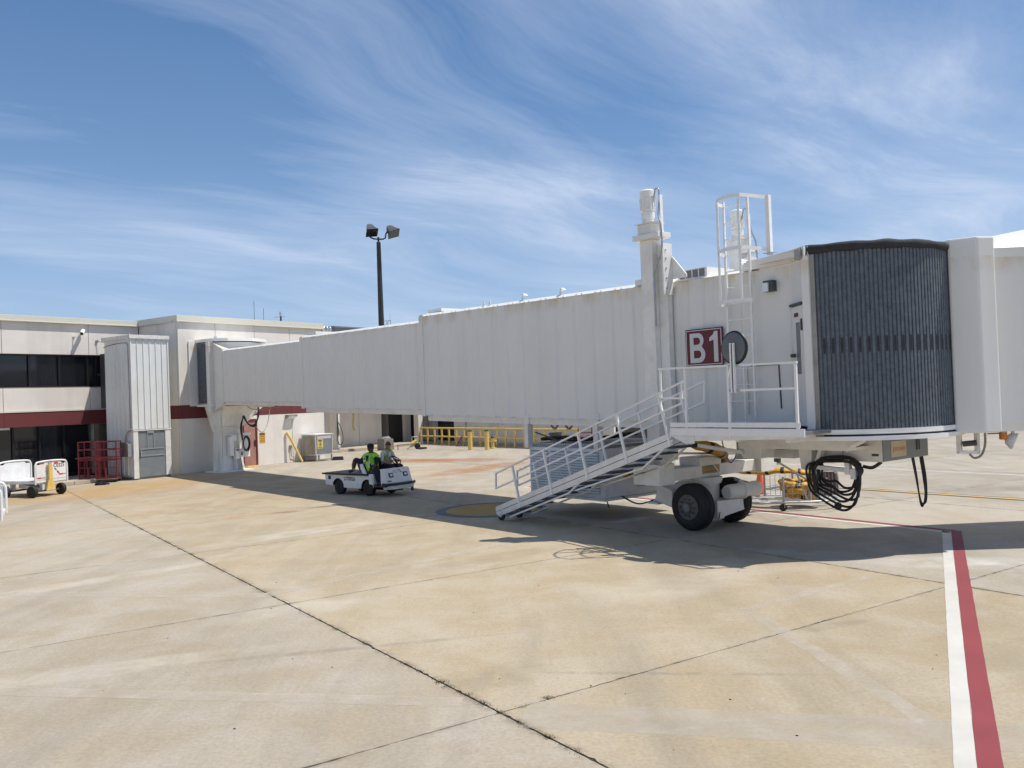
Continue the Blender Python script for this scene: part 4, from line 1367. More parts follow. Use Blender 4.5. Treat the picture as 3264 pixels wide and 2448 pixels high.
jprism(MB(), [(1.60, -1.775), (1.74, -1.775), (1.74, -1.761), (1.60, -1.761)], .92, .98).build('switch_plate', 'stripe_red', ped)
jprism(MB(), [(1.84, -1.795), (1.92, -1.795), (1.92, -1.781), (1.84, -1.781)], .70, .85).build('switch_plate', 'dark_grey', ped)
for x in (1.0, 1.12):
    jprism(MB(), [(x, -1.5), (x + .05, -1.5), (x + .05, -1.45), (x, -1.45)], .7, 2.66).build('conduit', WH, ped)
for z_ in (1.62, 1.94):
    jprism(MB(), [(1.0, -1.56), (1.9, -1.62), (1.9, -1.57), (1.0, -1.51)], z_, z_ + .05).build('conduit', WH, ped)


def jb_tube(name, pts, r, par, mat='black', n=7):
    return MB().tube(catmull([JB(*p) for p in pts], 7), r, n).build(name, mat, par, smooth=60)


for k in range(3):
    d = k * .035
    jb_tube('cable', [(2.88 - d, -1.75 - d, 2.92), (2.86 - d, -1.8, 2.45 - d), (2.55, -1.85 - d, 2.05 - d), (2.22, -1.85 - d, 2.1 - d), (2.02 - d, -1.85, 2.45 - d * .5), (1.94, -1.85, 2.38), (1.86 - d, -1.85, 1.95), (1.88, -1.85, 1.45 - d)], .024, ped)
for k in range(3):
    a = .14 + k * .022
    mb = MB().tube([JB(2.02 + a * math.cos(q * .42), -1.92 - k * .02, 1.22 + 1.9 * a * math.sin(q * .42)) for q in range(15)], .020, 7, closed=True).build('cable_coil', 'black', ped, smooth=60)
jb_tube('cable', [(2.6, -1.8, 2.05), (2.85, -1.85, 1.72), (3.15, -1.75, 1.72), (3.5, -1.6, 2.1), (3.75, -1.5, 2.85)], .018, ped, 'weathered_steel')

# hangers and air conditioning unit below the outer tunnel
ac = MB().box(22.28, 24.85, -1.30, 1.15, .52, 1.64).build('air_conditioner', 'unit_grey', jb, bevel=.01)
MB().box(22.26, 24.87, -1.32, 1.17, .46, .515).build('base_pan', 'unit_grey', ac)
for s_ in (1.30,):
    for (a, b) in ((22.34, 22.98), (23.06, 24.72)):
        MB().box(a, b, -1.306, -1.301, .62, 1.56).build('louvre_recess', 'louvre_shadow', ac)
        for k in range(15):
            z_ = .65 + k * .061
            MB().hexa([J(a, 1.307, z_), J(b, 1.307, z_), J(b, 1.335, z_ - .022), J(a, 1.335, z_ - .022), J(a, 1.307, z_ + .028), J(b, 1.307, z_ + .028), J(b, 1.340, z_ - .004), J(a, 1.340, z_ - .004)]).build('louvre_slat', 'unit_grey', ac)
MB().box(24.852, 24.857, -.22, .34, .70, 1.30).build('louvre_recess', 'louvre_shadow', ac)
for k in range(11):
    z_ = .72 + k * .052
    MB().box(24.858, 24.875, -.21, .33, z_, z_ + .026).build('louvre_slat', 'unit_grey', ac)
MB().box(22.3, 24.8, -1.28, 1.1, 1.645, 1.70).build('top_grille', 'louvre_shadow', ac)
for k in range(30):
    t = 22.36 + k * .083
    MB().box(t, t + .035, -1.27, 1.08, 1.705, 1.73).build('grille_bar', 'unit_grey', ac)
for k in range(2):
    MB().tube(catmull([J(22.3 + .2 * k, .9 - .3 * k, 1.80), J(22.9, .8 - .2 * k, 1.84), J(23.5, .9 - .3 * k, 1.80), J(24.3, .6, 1.86), J(25.0, .3, 1.95)], 6), .045, 8).build('duct_hose', 'black', ac, smooth=60)
for t in (22.25, 24.68):
    MB().box(t, t + .14, -1.42, -1.26, 1.62, 2.42).build('hanger', 'frame_white', ac)
    MB().box(t - .07, t + .21, -1.44, -1.22, 2.20, 2.44).build('hanger_bracket', 'frame_white', ac)
    MB().box(t, t + .14, 1.05, 1.20, 1.62, 2.42).build('hanger', 'frame_white', ac)
for t in (22.32, 22.85):
    MB().tube(catmull([J(t, .6, 2.3), J(t + .02, .6, 2.14), J(t + .14, .6, 2.05), J(t + .26, .6, 2.14), J(t + .28, .6, 2.3)], 5), .03, 7).build('pipe_loop', 'galv_tube', ac, smooth=60)
MB().beam(J(22.52, 1.3, 2.0), J(23.3, 1.0, 1.72), .03, .03).build('tie_rod', 'dark_grey', ac)
MB().tube([J(24.6, 1.0, .46), J(24.7, 1.02, .28)], .015, 6).build('drain_pipe', 'black', ac)
MB().tube(catmull([J(25.0, .9, .55), J(25.5, .9, .42), J(26.0, .8, .56), J(26.4, .7, .62)], 6), .018, 6).build('cable', 'black', ac)

# lift columns, motors and bracing
for sg in (1, -1):
    def C(t, s, z):
        return J(t + DT, sg * s, z)
    DT = 0.0 if sg > 0 else -.28
    col = MB().box(26.64 + DT, 26.97 + DT, sg * -1.52, sg * -1.79, 1.20, 5.98).build('lift_column', 'frame_white', jb, bevel=.012)
    MB().box(26.52 + DT, 27.22 + DT, sg * -1.49, sg * -1.88, 5.98, 6.09).build('column_cap', 'frame_white', col, bevel=.01)
    MB().box(26.62 + DT, 27.0 + DT, sg * -1.53, sg * -1.82, 6.102, 6.30).build('gearbox', 'frame_white', col, bevel=.01)
    MB().box(26.58 + DT, 27.08 + DT, sg * -1.51, sg * -1.85, 6.302, 6.325).build('gear_plate', 'frame_white', col)
    prof = [(0, .13), (.06, .12), (.10, .11), (.10, .135), (.22, .14), (.22, .115), (.26, .12), (.27, .145), (.52, .145), (.53, .135), (.54, .15), (.66, .15), (.69, .12), (.70, .02)]
    MB().lathe(C(26.80, 1.68, 6.325), (0, 0, 1), prof, 18).build('motor', 'rail_white', col, smooth=35)
    for k in range(14):
        a = k * 2 * math.pi / 14
        p = C(26.80, 1.68, 0) + Vector((math.cos(a), math.sin(a), 0)) * .150
        MB().beam(p + Vector((0, 0, 6.60)), p + Vector((0, 0, 6.84)), .012, .022, up=Vector((math.cos(a), math.sin(a), 0))).build('motor_fin', 'rail_white', col)
    MB().box(27.10 + DT, 27.15 + DT, sg * -1.62, sg * -1.70, 6.10, 6.86).build('conduit_post', 'rail_white', col)
    MB().tube(catmull([C(26.95, 1.66, 6.75), C(27.0, 1.66, 6.98), C(27.09, 1.66, 6.98), C(27.12, 1.68, 6.75), C(27.14, 1.75, 6.45), C(27.22, 1.78, 6.2), C(27.22, 1.78, 5.7), C(27.06, 1.80, 5.4), C(27.0, 1.79, 5.1), C(27.0, 1.785, 4.2)], 6), .018, 6).build('cable', 'galv_tube', col, smooth=60)
    MB().box(26.975 + DT, 27.20 + DT, sg * -1.50, sg * -1.64, 1.5, 5.86).build('column_guide', 'frame_white', col)
    MB().box(27.20 + DT, 27.24 + DT, sg * -1.50, sg * -1.78, 4.82, 5.86).build('guide_plate', 'frame_white', col)
    for z_ in (4.95, 5.15, 5.35, 5.55, 5.72):
        MB().cyl(C(27.241, 1.70, z_), C(27.255, 1.70, z_), .018, 8).build('bolt', 'steel', col)
    MB().prism([C(27.25, 1.52, 5.60), C(27.60, 1.52, 5.20), C(27.60, 1.52, 5.14), C(27.25, 1.52, 5.14)], (0, .03 * sg, 0)).build('gusset', 'frame_white', col)
# boxes of the lift frame on the roof
MB().box(26.15, 26.60, -1.44, 1.44, 5.14, 5.26).build('roof_crossbeam', 'frame_white', jb)
rb = MB().box(27.28, 28.0, -1.38, 1.38, 5.105, 5.30).build('roof_frame', 'frame_white', jb)
for k in range(4):
    MB().box(27.32 + k * .165, 27.45 + k * .165, -1.387, -1.382, 5.13, 5.28).build('roof_frame_bay', 'stair_grey', rb)
MB().prism([J(28.25, .9, 5.18), J(28.55, .9, 5.18), J(28.43, .9, 5.42)], (0, .4, 0)).build('roof_bracket', 'frame_white', jb)
# cross beam, pivot and wheel truck
xb = MB().box(26.42, 26.92, -1.80, 1.62, 1.03, 1.285).build('lift_crossbeam', 'frame_white', jb, bevel=.015)
for sg in (1, -1):
    MB().box(26.36, 27.06, sg * -1.46, sg * -1.95, .99, 1.42).build('beam_end', 'frame_white', xb, bevel=.015)
MB().box(26.45, 27.0, -.60, .12, 1.287, 1.46).build('pivot_cap', 'frame_white', xb, bevel=.01)
MB().box(26.921, 26.93, -.42, .15, 1.10, 1.27).build('warning_plate', 'amber_plate', xb)
for z_ in (1.235, 1.14):
    MB().box(26.931, 26.934, -.36, .08, z_ - .012, z_ + .012).build('warning_mark', 'stair_grey', xb)
MB().lathe(J(26.85, .22, .90), (0, 0, 1), [(0, .32), (.05, .32), (.05, .34), (.13, .34)], 24).build('slew_ring', 'frame_white', xb, smooth=35)
MB().lathe(J(26.88, .22, .50), (0, 0, 1), [(0, .24), (.40, .25)], 20).build('pivot_post', 'frame_white', xb, smooth=35)
MB().tube(catmull([J(26.95, .12, 1.3), J(27.02, 0, 1.1), J(27.02, .02, .85), J(26.98, .15, .62)], 6), .013, 6).build('cable', 'rail_white', xb)
tr = MB().box(26.72, 27.20, -.62, .48, .34, .52).build('wheel_truck', 'frame_white', jb, bevel=.015)
MB().hexa([J(27.0, .62, .22), J(27.42, .60, .22), J(27.42, -.55, .34), J(27.0, -.55, .34), J(27.0, .62, .58), J(27.42, .60, .58), J(27.42, -.55, .55), J(27.0, -.55, .55)]).build('drive_case', 'frame_white', tr, bevel=.01)
MB().lathe(J(27.36, .22, .72), (.12, 1, .02), [(0, .13), (.05, .15), (.10, .155), (.42, .155), (.44, .18), (.50, .18), (.52, .15), (.75, .15), (.78, .16), (.92, .16), (.95, .10)], 18).build('drive_motor', 'frame_white', tr, smooth=35)
MB().lathe(J(26.25, .95, .72), (0, 1, .02), [(0, .10), (.05, .16), (.55, .17), (.6, .19), (.95, .19), (1.0, .08)], 18).build('drive_motor', 'frame_white', tr, smooth=35)
MB().hexa([J(26.1, 1.05, .55), J(26.6, 1.05, .42), J(26.6, .3, .42), J(26.1, .3, .55), J(26.2, 1.05, .90), J(26.6, 1.05, .80), J(26.6, .3, .80), J(26.2, .3, .90)]).build('motor_guard', 'frame_white', tr, bevel=.03)
MB().box(25.85, 26.15, -1.0, -.7, .46, .50).beam(J(25.9, .85, .5), J(26.2, .85, .62), .05, .03).build('tow_lug', 'frame_white', tr)
MB().prism([J(27.425, .60, .22), J(27.425, .44, .22), J(27.425, .42, .34), J(27.425, .55, .36)], (.03, 0, 0)).build('tow_lug', 'steel', tr)
MB().beam(J(27.35, -.2, .95), J(27.45, -.75, .55), .10, .06).beam(J(27.25, -.25, .95), J(27.3, -.8, .8), .08, .05).build('brake_linkage', 'galv_tube', tr)
wheel0 = None
for (s0, s1) in ((1.14, .78), (-.24, -.60)):
    c = J(27.08 if s0 > 0 else 26.98, s0, .485)
    ax = (0, 1, 0)
    wd_ = s0 - s1
    tyre = MB().lathe(c, ax, [(.02, .26), (.0, .33), (.015, .42), (.055, .465), (.085, .483), (.12, .485), (.124, .472), (.136, .472), (.14, .485), (wd_ - .14, .485), (wd_ - .136, .472), (wd_ - .124, .472), (wd_ - .12, .485), (wd_ - .085, .483), (wd_ - .055, .465), (wd_ - .015, .42), (wd_, .33), (wd_ - .02, .26)], 48)
    wp = tyre.build('wheel', 'rubber', tr, smooth=40)
    # rim parts sit beside the tyre under the truck
    MB().lathe(c + Vector((0, -.004, 0)), ax, [(0.0, .225), (.012, .262), (.05, .262)], 32).build('wheel_rim', 'rim_grey', tr, smooth=35)
    MB().lathe(c + Vector((0, -.05, 0)), ax, [(0, .085), (.005, .105), (.05, .115)], 24).build('wheel_hub', 'rim_grey', tr, smooth=35)
    MB().lathe(c + Vector((0, -.052, 0)), ax, [(0, .078), (.0015, .078)], 24).build('hub_cap', 'stair_grey', tr)
    for k in range(10):
        a = k * 2 * math.pi / 10
        p = c + Vector((math.cos(a) * .175, -.004, math.sin(a) * .175))
        MB().cyl(p, p + Vector((0, -.03, 0)), .017, 6).build('wheel_nut', 'dark_grey', tr)

# neck, fascia and exit door
zn0, zn1 = 2.19, 5.09
outl = [(29.25, 1.46), (29.93, 1.47), (30.40, 1.83), (30.09, -1.8), (29.25, -1.46)]
nk = MB().prism([J(t, s, zn0) for t, s in outl], (0, 0, zn1 - zn0)).build('cab_neck', WH, jb)
MB().prism([J(28.90, 1.50, 5.07), J(29.93, 1.52, 5.09), J(30.48, 1.93, 5.10), J(30.48, 1.93, 5.27), J(29.93, 1.52, 5.30), J(28.95, 1.50, 5.22)], (0, .06, 0)).build('roof_fascia', WH, nk)
MB().prism([J(28.95, 1.42, 5.10), J(29.93, 1.44, 5.10), J(30.5, 1.85, 5.10), J(30.5, -1.85, 5.10), J(28.95, -1.42, 5.10)], (0, 0, .17)).build('neck_roof', WH, nk)
d0, d1 = Vector((29.97, 1.505)), Vector((30.38, 1.82))
dv = (d1 - d0).normalized()
dn = Vector((-dv.y, dv.x))


def D(u_, o_, z):
    q = d0 + dv * u_ + dn * o_
    return J(q.x, q.y, z)


def dbox(u0, u1, o0, o1, z0, z1):
    return MB().hexa([D(u0, o0, z0), D(u1, o0, z0), D(u1, o1, z0), D(u0, o1, z0), D(u0, o0, z1), D(u1, o0, z1), D(u1, o1, z1), D(u0, o1, z1)])


dl = (d1 - d0).length
dbox(-.03, dl, .012, .03, 2.2, 4.28).build('service_door', WH, nk)
dbox(-.06, -.032, .0, .05, 2.2, 4.34).build('door_frame', 'frame_white', nk)
dbox(-.06, dl, .0, .06, 4.30, 4.34).build('door_hood', 'dark_grey', nk)
dbox(.17, .36, .031, .034, 3.10, 4.0).build('door_window', 'door_glass', nk)
dbox(.10, .30, .031, .034, 4.10, 4.17).build('door_marking', 'stripe_red', nk)
dbox(.02, .12, .031, .10, 3.40, 3.46).build('door_handle', 'dark_grey', nk)
dbox(dl - .06, dl - .03, .031, .06, 3.85, 4.05).build('hinge', 'dark_grey', nk)
MB().tube([J(29.0, 1.475, 3.30), J(29.6, 1.475, 3.30), J(29.62, 1.475, 2.5)], .014, 6).build('cable', 'dark_grey', nk)
MB().box(29.42, 29.62, -1.60, -1.475, 4.62, 4.82).build('wall_lamp_body', 'dark_grey', nk)
MB().box(29.43, 29.54, -1.63, -1.601, 4.62, 4.78).build('wall_lamp_lens', 'lamp_glass', nk)
# cab rotunda: curtain of vertical slats
CT, CR = 30.09, 1.82


def cp(r, a, z):
    return J(CT + r * math.cos(a), r * math.sin(a), z)


cur = MB()
na = 40
A0_, A1_ = 1.34, -.40
for i in range(na):
    a, b = A0_ + (A1_ - A0_) * i / na, A0_ + (A1_ - A0_) * (i + 1) / na
    cur.quad(cp(CR - .03, a, 2.12), cp(CR - .03, b, 2.12), cp(CR - .03, b, 5.16), cp(CR - .03, a, 5.16))
cur = cur.build('cab_curtain', 'dark_grey', jb)
NS = 45
da = (A0_ - A1_) / NS
sl_me = None
ang0 = 0.0
hw = CR * da / 2
for part in range(3):
    pass
# one slat pressed to a shallow hat section, centred on the cab axis at angle 0


def slat_mesh(z0, z1):
    mb = MB()
    prof = [(-hw, -.012), (-hw * .78, -.010), (-hw * .60, .008), (hw * .60, .008), (hw * .78, -.010), (hw * .98, -.012)]
    lo = [Vector((CR + d, y, z0)) for y, d in prof]
    mb.add(lo + [p + Vector((0, 0, z1 - z0)) for p in lo], [(i, i + 1, i + 1 + len(lo), i + len(lo)) for i in range(len(lo) - 1)])
    return mb


s_full = slat_mesh(2.14, 5.14).build('curtain_slat', 'galvanised', cur)
s_full.location = J(CT, 0, 0)
slot0 = MB().box(CR + .0085, CR + .0115, -.018, .018, 3.42, 3.68).build('slat_window', 'black', cur)
slot0.location = J(CT, 0, 0)
slot0.rotation_euler = (0, 0, 0)
first = True
for k in range(NS):
    a = A0_ - (k + .5) * da
    if k == 0:
        s_full.rotation_euler = (0, 0, -a)
    else:
        share(s_full, cur, J(CT, 0, 0), -a)
    if k % 2 == 0 and k > 0:
        if first:
            slot0.rotation_euler = (0, 0, -a)
            first = False
        else:
            share(slot0, cur, J(CT, 0, 0), -a)
# frame post left of the curtain
MB().prism([cp(CR + .10, 1.345, 1.98), cp(CR - .05, 1.345, 1.98), cp(CR - .05, 1.41, 1.98), cp(CR + .10, 1.41, 1.98)], (0, 0, 3.12)).build('frame_post', WH, nk)
MB().prism([cp(CR + .035, 1.305, 2.14), cp(CR - .02, 1.305, 2.14), cp(CR - .02, 1.344, 2.14), cp(CR + .035, 1.344, 2.14)], (0, 0, 2.98)).build('curtain_edge', 'weathered_steel', cur)


def ring(name, r0, r1, z0, z1, mat, par, a0=1.45, a1=-.55, n_=48):
    mb = MB()
    for i in range(n_):
        a, b = a0 + (a1 - a0) * i / n_, a0 + (a1 - a0) * (i + 1) / n_
        mb.hexa([cp(r0, a, z0), cp(r1, a, z0), cp(r1, b, z0), cp(r0, b, z0), cp(r0, a, z1), cp(r1, a, z1), cp(r1, b, z1), cp(r0, b, z1)])
    o = mb.build(name, mat, par)
    import bmesh
    bm = bmesh.new()
    bm.from_mesh(o.data)
    bmesh.ops.remove_doubles(bm, verts=bm.verts, dist=.0005)
    bm.to_mesh(o.data)
    bm.free()
    o.data.polygons.foreach_set('use_smooth', [True] * len(o.data.polygons))
    o.data.set_sharp_from_angle(angle=R(30))
    return o


ring('upper_track', CR - .25, CR + .035, 2.055, 2.135, 'rail_white', jb)
ring('track_slot', CR - .25, CR + .012, 2.02, 2.055, 'black', jb, 1.28, -.55)
ring('lower_track', CR - .3, CR + .075, 1.95, 2.02, 'rail_white', jb)
# black weather seal over the curtain
seal = MB()
for i in range(30):
    pass
sp = [cp(CR + .015 + .003 * math.sin(i * 2.1), 1.42 + (-.30 - 1.42) * i / 36, 5.205 + .004 * math.sin(i * 1.3) - .03 * (i / 36) ** 4) for i in range(37)]
seal.tube(sp, [.058 + .006 * math.sin(i * .9) - .018 * (i / 36) ** 3 for i in range(37)], 10, flat=1.35)
so = seal.build('weather_seal', 'seal_black', jb, smooth=60)
MB().prism([cp(CR - .10, 1.42 - i * 6.283 / 40, 5.14) for i in range(40)], (0, 0, .10)).build('cab_roof', WH, jb)
MB().prism([cp(CR - .02, -i * 6.283 / 40, 1.99) for i in range(40)], (0, 0, .14)).build('cab_floor', 'frame_white', jb)
MB().box(30.32, 30.42, -1.96, -1.80, 5.05, 5.22).build('seal_clip', 'weathered_steel', jb)
# closing column of the cab and the cab itself
MB().prism([JW(x, y, 2.02) for x, y in ((7.44, 15.1), (7.50, 14.86), (7.57, 14.84), (7.57, 15.1))], (0, 0, 3.14)).build('gap_shade_strip', 'black', jb)  # solid black strip, shade of the gap beside the curtain put in as colour
slv = MB().prism([JW(x, y, 1.985) for x, y in ((7.56, 15.02), (7.56, 14.82), (7.94, 14.60), (8.27, 14.66), (8.27, 15.02))], (0, 0, 3.33)).build('sleeve_column', WH, jb, bevel=.03)
cabx = [(8.0, 14.93), (11.6, 14.80), (11.6, 17.6), (8.0, 17.45)]
cabb = MB().prism([JW(x, y, 2.10) for x, y in cabx], (0, 0, 3.05)).build('cab', WH, jb)
MB().hexa([JW(8.0, 14.95, 5.152), JW(11.6, 14.82, 5.152), JW(11.6, 17.58, 5.152), JW(8.0, 17.43, 5.152), JW(8.0, 15.6, 5.34), JW(11.6, 15.7, 5.95), JW(11.6, 17.0, 5.95), JW(8.0, 16.9, 5.34)]).build('cab_roof', WH, cabb)
MB().prism([JW(x, y, 1.98) for x, y in ((8.3, 14.96), (11.6, 14.83), (11.6, 17.55), (8.3, 17.4))], (0, 0, .118)).build('cab_floor', 'frame_white', cabb)
am = MB().lathe(JW(8.52, 15.1, 1.83), (0, 0, 1), [(0, .05), (.01, .065), (.12, .065), (.125, .05)], 16).build('beacon', 'amber', cabb, smooth=40)
MB().lathe(JW(8.52, 15.1, 1.955), (0, 0, 1), [(0, .068), (.024, .068)], 16).build('beacon_cap', 'steel', cabb)
MB().beam(JW(8.25, 15.08, 1.94), JW(8.46, 15.1, 1.94), .05, .018).build('bracket', 'dark_grey', cabb)
fl_ = MB().lathe(JW(8.70, 15.12, 1.80), Vector(JW(.9 + 8.70, 15.12 - .55, 1.80 - .45)) - JW(8.70, 15.12, 1.80), [(-.13, .03), (-.09, .10), (0, .145), (.03, .15), (.04, .13)], 18).build('floodlight', 'unit_grey', cabb, smooth=40)
MB().cyl(JW(8.70, 15.12, 1.88), JW(8.70, 15.12, 1.98), .03, 8).build('floodlight_stem', 'unit_grey', cabb)
# camera bracket below the sleeve column
bk = MB().box(0, 0, 0, 0, 0, 0)
bk = MB().beam(JW(7.75, 15.1, 1.98), JW(7.75, 15.1, 1.64), .10, .06, up=(1, 0, 0)).beam(JW(7.72, 15.1, 1.64), JW(8.08, 15.1, 1.62), .08, .05).beam(JW(8.06, 15.1, 1.98), JW(8.06, 15.1, 1.60), .09, .06, up=(1, 0, 0)).build('sensor_bracket', 'frame_white', cabb)
MB().cyl(JW(7.80, 15.08, 1.78), JW(8.0, 15.0, 1.80), .05, 10).build('sensor', 'dark_grey', cabb)
MB().tube(catmull([JW(8.18, 15.05, 1.98), JW(8.17, 15.05, 1.75), JW(8.10, 15.05, 1.58), JW(7.98, 15.05, 1.53), JW(7.90, 15.05, 1.60)], 6), .02, 6).build('cable', 'weathered_steel', cabb, smooth=60)

# frame below the neck and cab
uf = MB().prism([J(28.30, 1.34, 1.95), J(31.10, 1.34, 1.95), J(30.78, 1.34, 1.755), J(28.97, 1.34, 1.755), J(28.80, 1.34, 1.80)], (0, .05, 0)).build('cab_frame', 'frame_white', jb)
MB().hexa([J(28.9, 1.30, 1.75), J(30.8, 1.30, 1.75), J(30.8, -1.3, 1.75), J(28.9, -1.3, 1.75), J(28.9, 1.30, 1.80), J(30.8, 1.30, 1.80), J(30.8, -1.3, 1.80), J(28.9, -1.3, 1.80)]).build('frame_plate', 'frame_white', uf)
MB().beam(J(30.80, 1.40, 1.77), J(31.15, 1.40, 1.95), .05, .05).build('frame_strut', 'frame_white', uf)
MB().box(27.4, 28.9, -1.35, -1.22, 1.90, 2.14).box(27.4, 28.9, 1.22, 1.35, 1.90, 2.14).box(27.0, 27.15, -1.3, 1.3, 1.98, 2.12).build('frame_rail', 'frame_white', uf)
MB().hexa([J(28.5, 1.15, 1.55), J(28.9, 1.15, 1.55), J(28.9, .75, 1.55), J(28.5, .75, 1.55), J(28.4, 1.2, 1.94), J(29.0, 1.2, 1.94), J(29.0, .7, 1.94), J(28.4, .7, 1.94)]).build('frame_boss', 'frame_white', uf)
MB().beam(J(27.55, 1.30, 1.78), J(28.55, 1.20, 1.66), .05, .07).build('frame_strut', 'frame_white', uf)
MB().box(27.42, 27.52, -1.36, -1.28, 1.74, 1.82).build('strut_end', 'black', uf)
MB().box(28.0, 29.1, -.35, .7, 1.50, 1.66).build('junction_box', 'frame_white', uf)
MB().box(28.52, 28.54, -.352, .702, 1.498, 1.662).build('box_seam', 'dark_grey', uf)
MB().beam(J(26.95, 1.5, 1.62), J(26.5, -1.35, 1.40), .05, .05).build('brace_rod', 'frame_white', uf)
MB().tube(catmull([J(28.05, 1.2, 1.95), J(28.12, 1.2, 1.65), J(28.25, 1.2, 1.45), J(28.4, 1.2, 1.65), J(28.42, 1.2, 1.95)], 6), .012, 6).build('cable', 'weathered_steel', uf, smooth=60)
# ground power unit
gu = MB().box(29.62, 31.04, -.66, .98, 1.52, 1.905).build('power_unit', 'frame_white', jb, bevel=.008)
MB().box(31.042, 31.056, -.655, .97, 1.525, 1.90).build('front_panel', 'grey_door', gu)
MB().box(30.30, 30.31, -.664, -.6605, 1.53, 1.90).build('panel_seam', 'dark_grey', gu)
MB().box(30.85, 30.98, -.666, -.6605, 1.62, 1.66).build('maker_plate', 'dark_grey', gu)
pl_ = MB().box(31.057, 31.061, -.38, .15, 1.58, 1.86).build('label_plate', 'sign_white', gu)
pl_.data.materials.clear()
pmat('label_cream', (0.55, 0.47, 0.28), .5, .08, 9)
pl_.data.materials.append(MATS['label_cream'])
text('lettering', 'JETPOWER', .10, 'decal_red', gu, (31.0625, -.11, 1.71), (0, 1, 0), (0, 0, 1), width=.44)
MB().box(31.057, 31.063, .52, .58, 1.66, 1.86).box(31.057, 31.063, .62, .66, 1.66, 1.86).build('vent', 'black', gu)
for k in range(3):
    MB().tube(catmull([J(31.0, -.46 - .03 * k, 1.52), J(31.04, -.50 - .02 * k, 1.15), J(31.05, -.60, .78 - .04 * k), J(31.05, -.70, .66 - .02 * k), J(31.05, -.84 + .02 * k, .72 + .05 * k), J(31.04, -.88 + .05 * k, 1.1), J(31.0, -.86 + .05 * k, 1.52)], 7), .014, 6).build('hanging_cable', 'black', gu, smooth=60)
# cable rack with heavy black loops
rk = MB().hexa([J(29.58, .86, 1.35), J(29.78, .86, 1.35), J(29.78, .70, 1.35), J(29.58, .70, 1.35), J(29.52, .86, 1.76), J(29.80, .86, 1.76), J(29.80, .70, 1.76), J(29.52, .70, 1.76)]).build('cable_rack', 'frame_white', jb)
MB().hexa([J(29.80, .84, 1.38), J(29.86, .84, 1.38), J(29.86, .72, 1.38), J(29.80, .72, 1.38), J(29.94, .84, 1.76), J(30.02, .84, 1.76), J(30.02, .72, 1.76), J(29.94, .72, 1.76)]).build('rack_brace', 'frame_white', rk)
MB().beam(J(29.75, .80, 1.41), J(30.56, .80, 1.36), .10, .07).build('rack_arm', 'frame_white', rk)
MB().beam(J(30.50, .84, 1.56), J(30.50, .84, 1.30), .10, .09, up=(1, 0, 0)).beam(J(30.60, .82, 1.40), J(30.60, .82, 1.22), .10, .10, up=(1, 0, 0)).build('rack_end', 'frame_white', rk)
rcab = random.Random(11)
for k in range(7):
    zb_ = (.67, .73, .81, .85, .93, .97, 1.05)[k]
    tb_ = (30.36, 30.42, 30.34, 30.46, 30.38, 30.30, 30.40)[k]
    s_ = .92 - .025 * k
    tl, trt = 29.74 + .035 * k, 30.76 - .018 * k
    pts = [J(tl, s_, 1.42), J(tl, s_, 1.22), J(tl + .06 + .01 * k, s_, 1.22 - (1.22 - zb_) * .45), J((tl + tb_) / 2 + .03, s_, zb_ + .12), J(tb_, s_, zb_), J(tb_ + .20, s_, zb_ + .06), J(trt - .04, s_, zb_ + .30), J(trt, s_, 1.18 + .01 * k), J(30.72, s_, 1.38), J(30.58, s_, 1.52), J(30.2, s_, 1.53), J(29.92, s_, 1.50)]
    pts = [p + Vector((rcab.gauss(0, .006), rcab.gauss(0, .008), rcab.gauss(0, .006))) for p in pts]
    MB().tube(catmull(pts, 6, True), .022, 8, closed=True).build('power_cable', 'black', rk, smooth=60)
MB().tube(catmull([J(29.84, .80, 1.40), J(29.95, .80, 1.52), J(30.2, .80, 1.57), J(30.5, .80, 1.56), J(30.68, .80, 1.45)], 7), .075, 10, flat=.8).build('cable_bundle', 'black', rk, smooth=60)
MB().tube(catmull([J(30.7, .70, 1.44), J(30.85, .66, 1.42), J(31.0, .62, 1.52)], 6), .03, 8).build('power_cable', 'black', rk, smooth=60)
MB().beam(J(29.92, .96, 1.28), J(29.93, .96, .95), .07, .07, up=(1, 0, 0)).build('cable_plug', 'black', rk)

# ---- service landing and stairs
SN, SF = 2.60, 1.95          # near and far stringer planes
ld = MB().box(27.98, 30.74, -SN, -1.47, 2.09, 2.15).build('landing_deck', 'stair_grey', jb)
MB().box(27.98, 30.80, -SN - .025, -SN - .003, 2.06, 2.195).build('deck_fascia', 'rail_white', ld)
MB().box(27.98, 30.72, -SN - .018, -SN - .003, 2.215, 2.30).build('toe_board', 'rail_white', ld)
MB().prism([J(27.98, SN + .02, 2.055), J(28.53, SN + .02, 2.055), J(28.53, SN + .02, 1.92), J(28.36, SN + .02, 1.90)], (0, .02, 0)).build('gusset', 'frame_white', ld)
for t in (28.3, 29.4, 30.4):
    MB().box(t, t + .08, -SN + .05, -1.3, 1.96, 2.088).build('deck_bearer', 'frame_white', ld)
MB().hexa([J(28.53, SN, 1.96), J(30.6, SN, 2.03), J(30.6, SN - .04, 2.03), J(28.53, SN - .04, 1.96), J(28.53, SN, 2.058), J(30.6, SN, 2.058), J(30.6, SN - .04, 2.058), J(28.53, SN - .04, 2.058)]).build('deck_beam', 'frame_white', ld)


def rail(name, pts, par, w=.042, mat='rail_white'):
    mb = MB()
    for a, b in zip(pts, pts[1:]):
        a, b = J(*a), J(*b)
        d = (b - a).normalized() * w / 2
        mb.beam(a - d, b + d, w, w * .9, up=Vector((0, 1, 0)) if abs(d.z) > abs(d.x) else Z)
    return mb.build(name, mat, par)


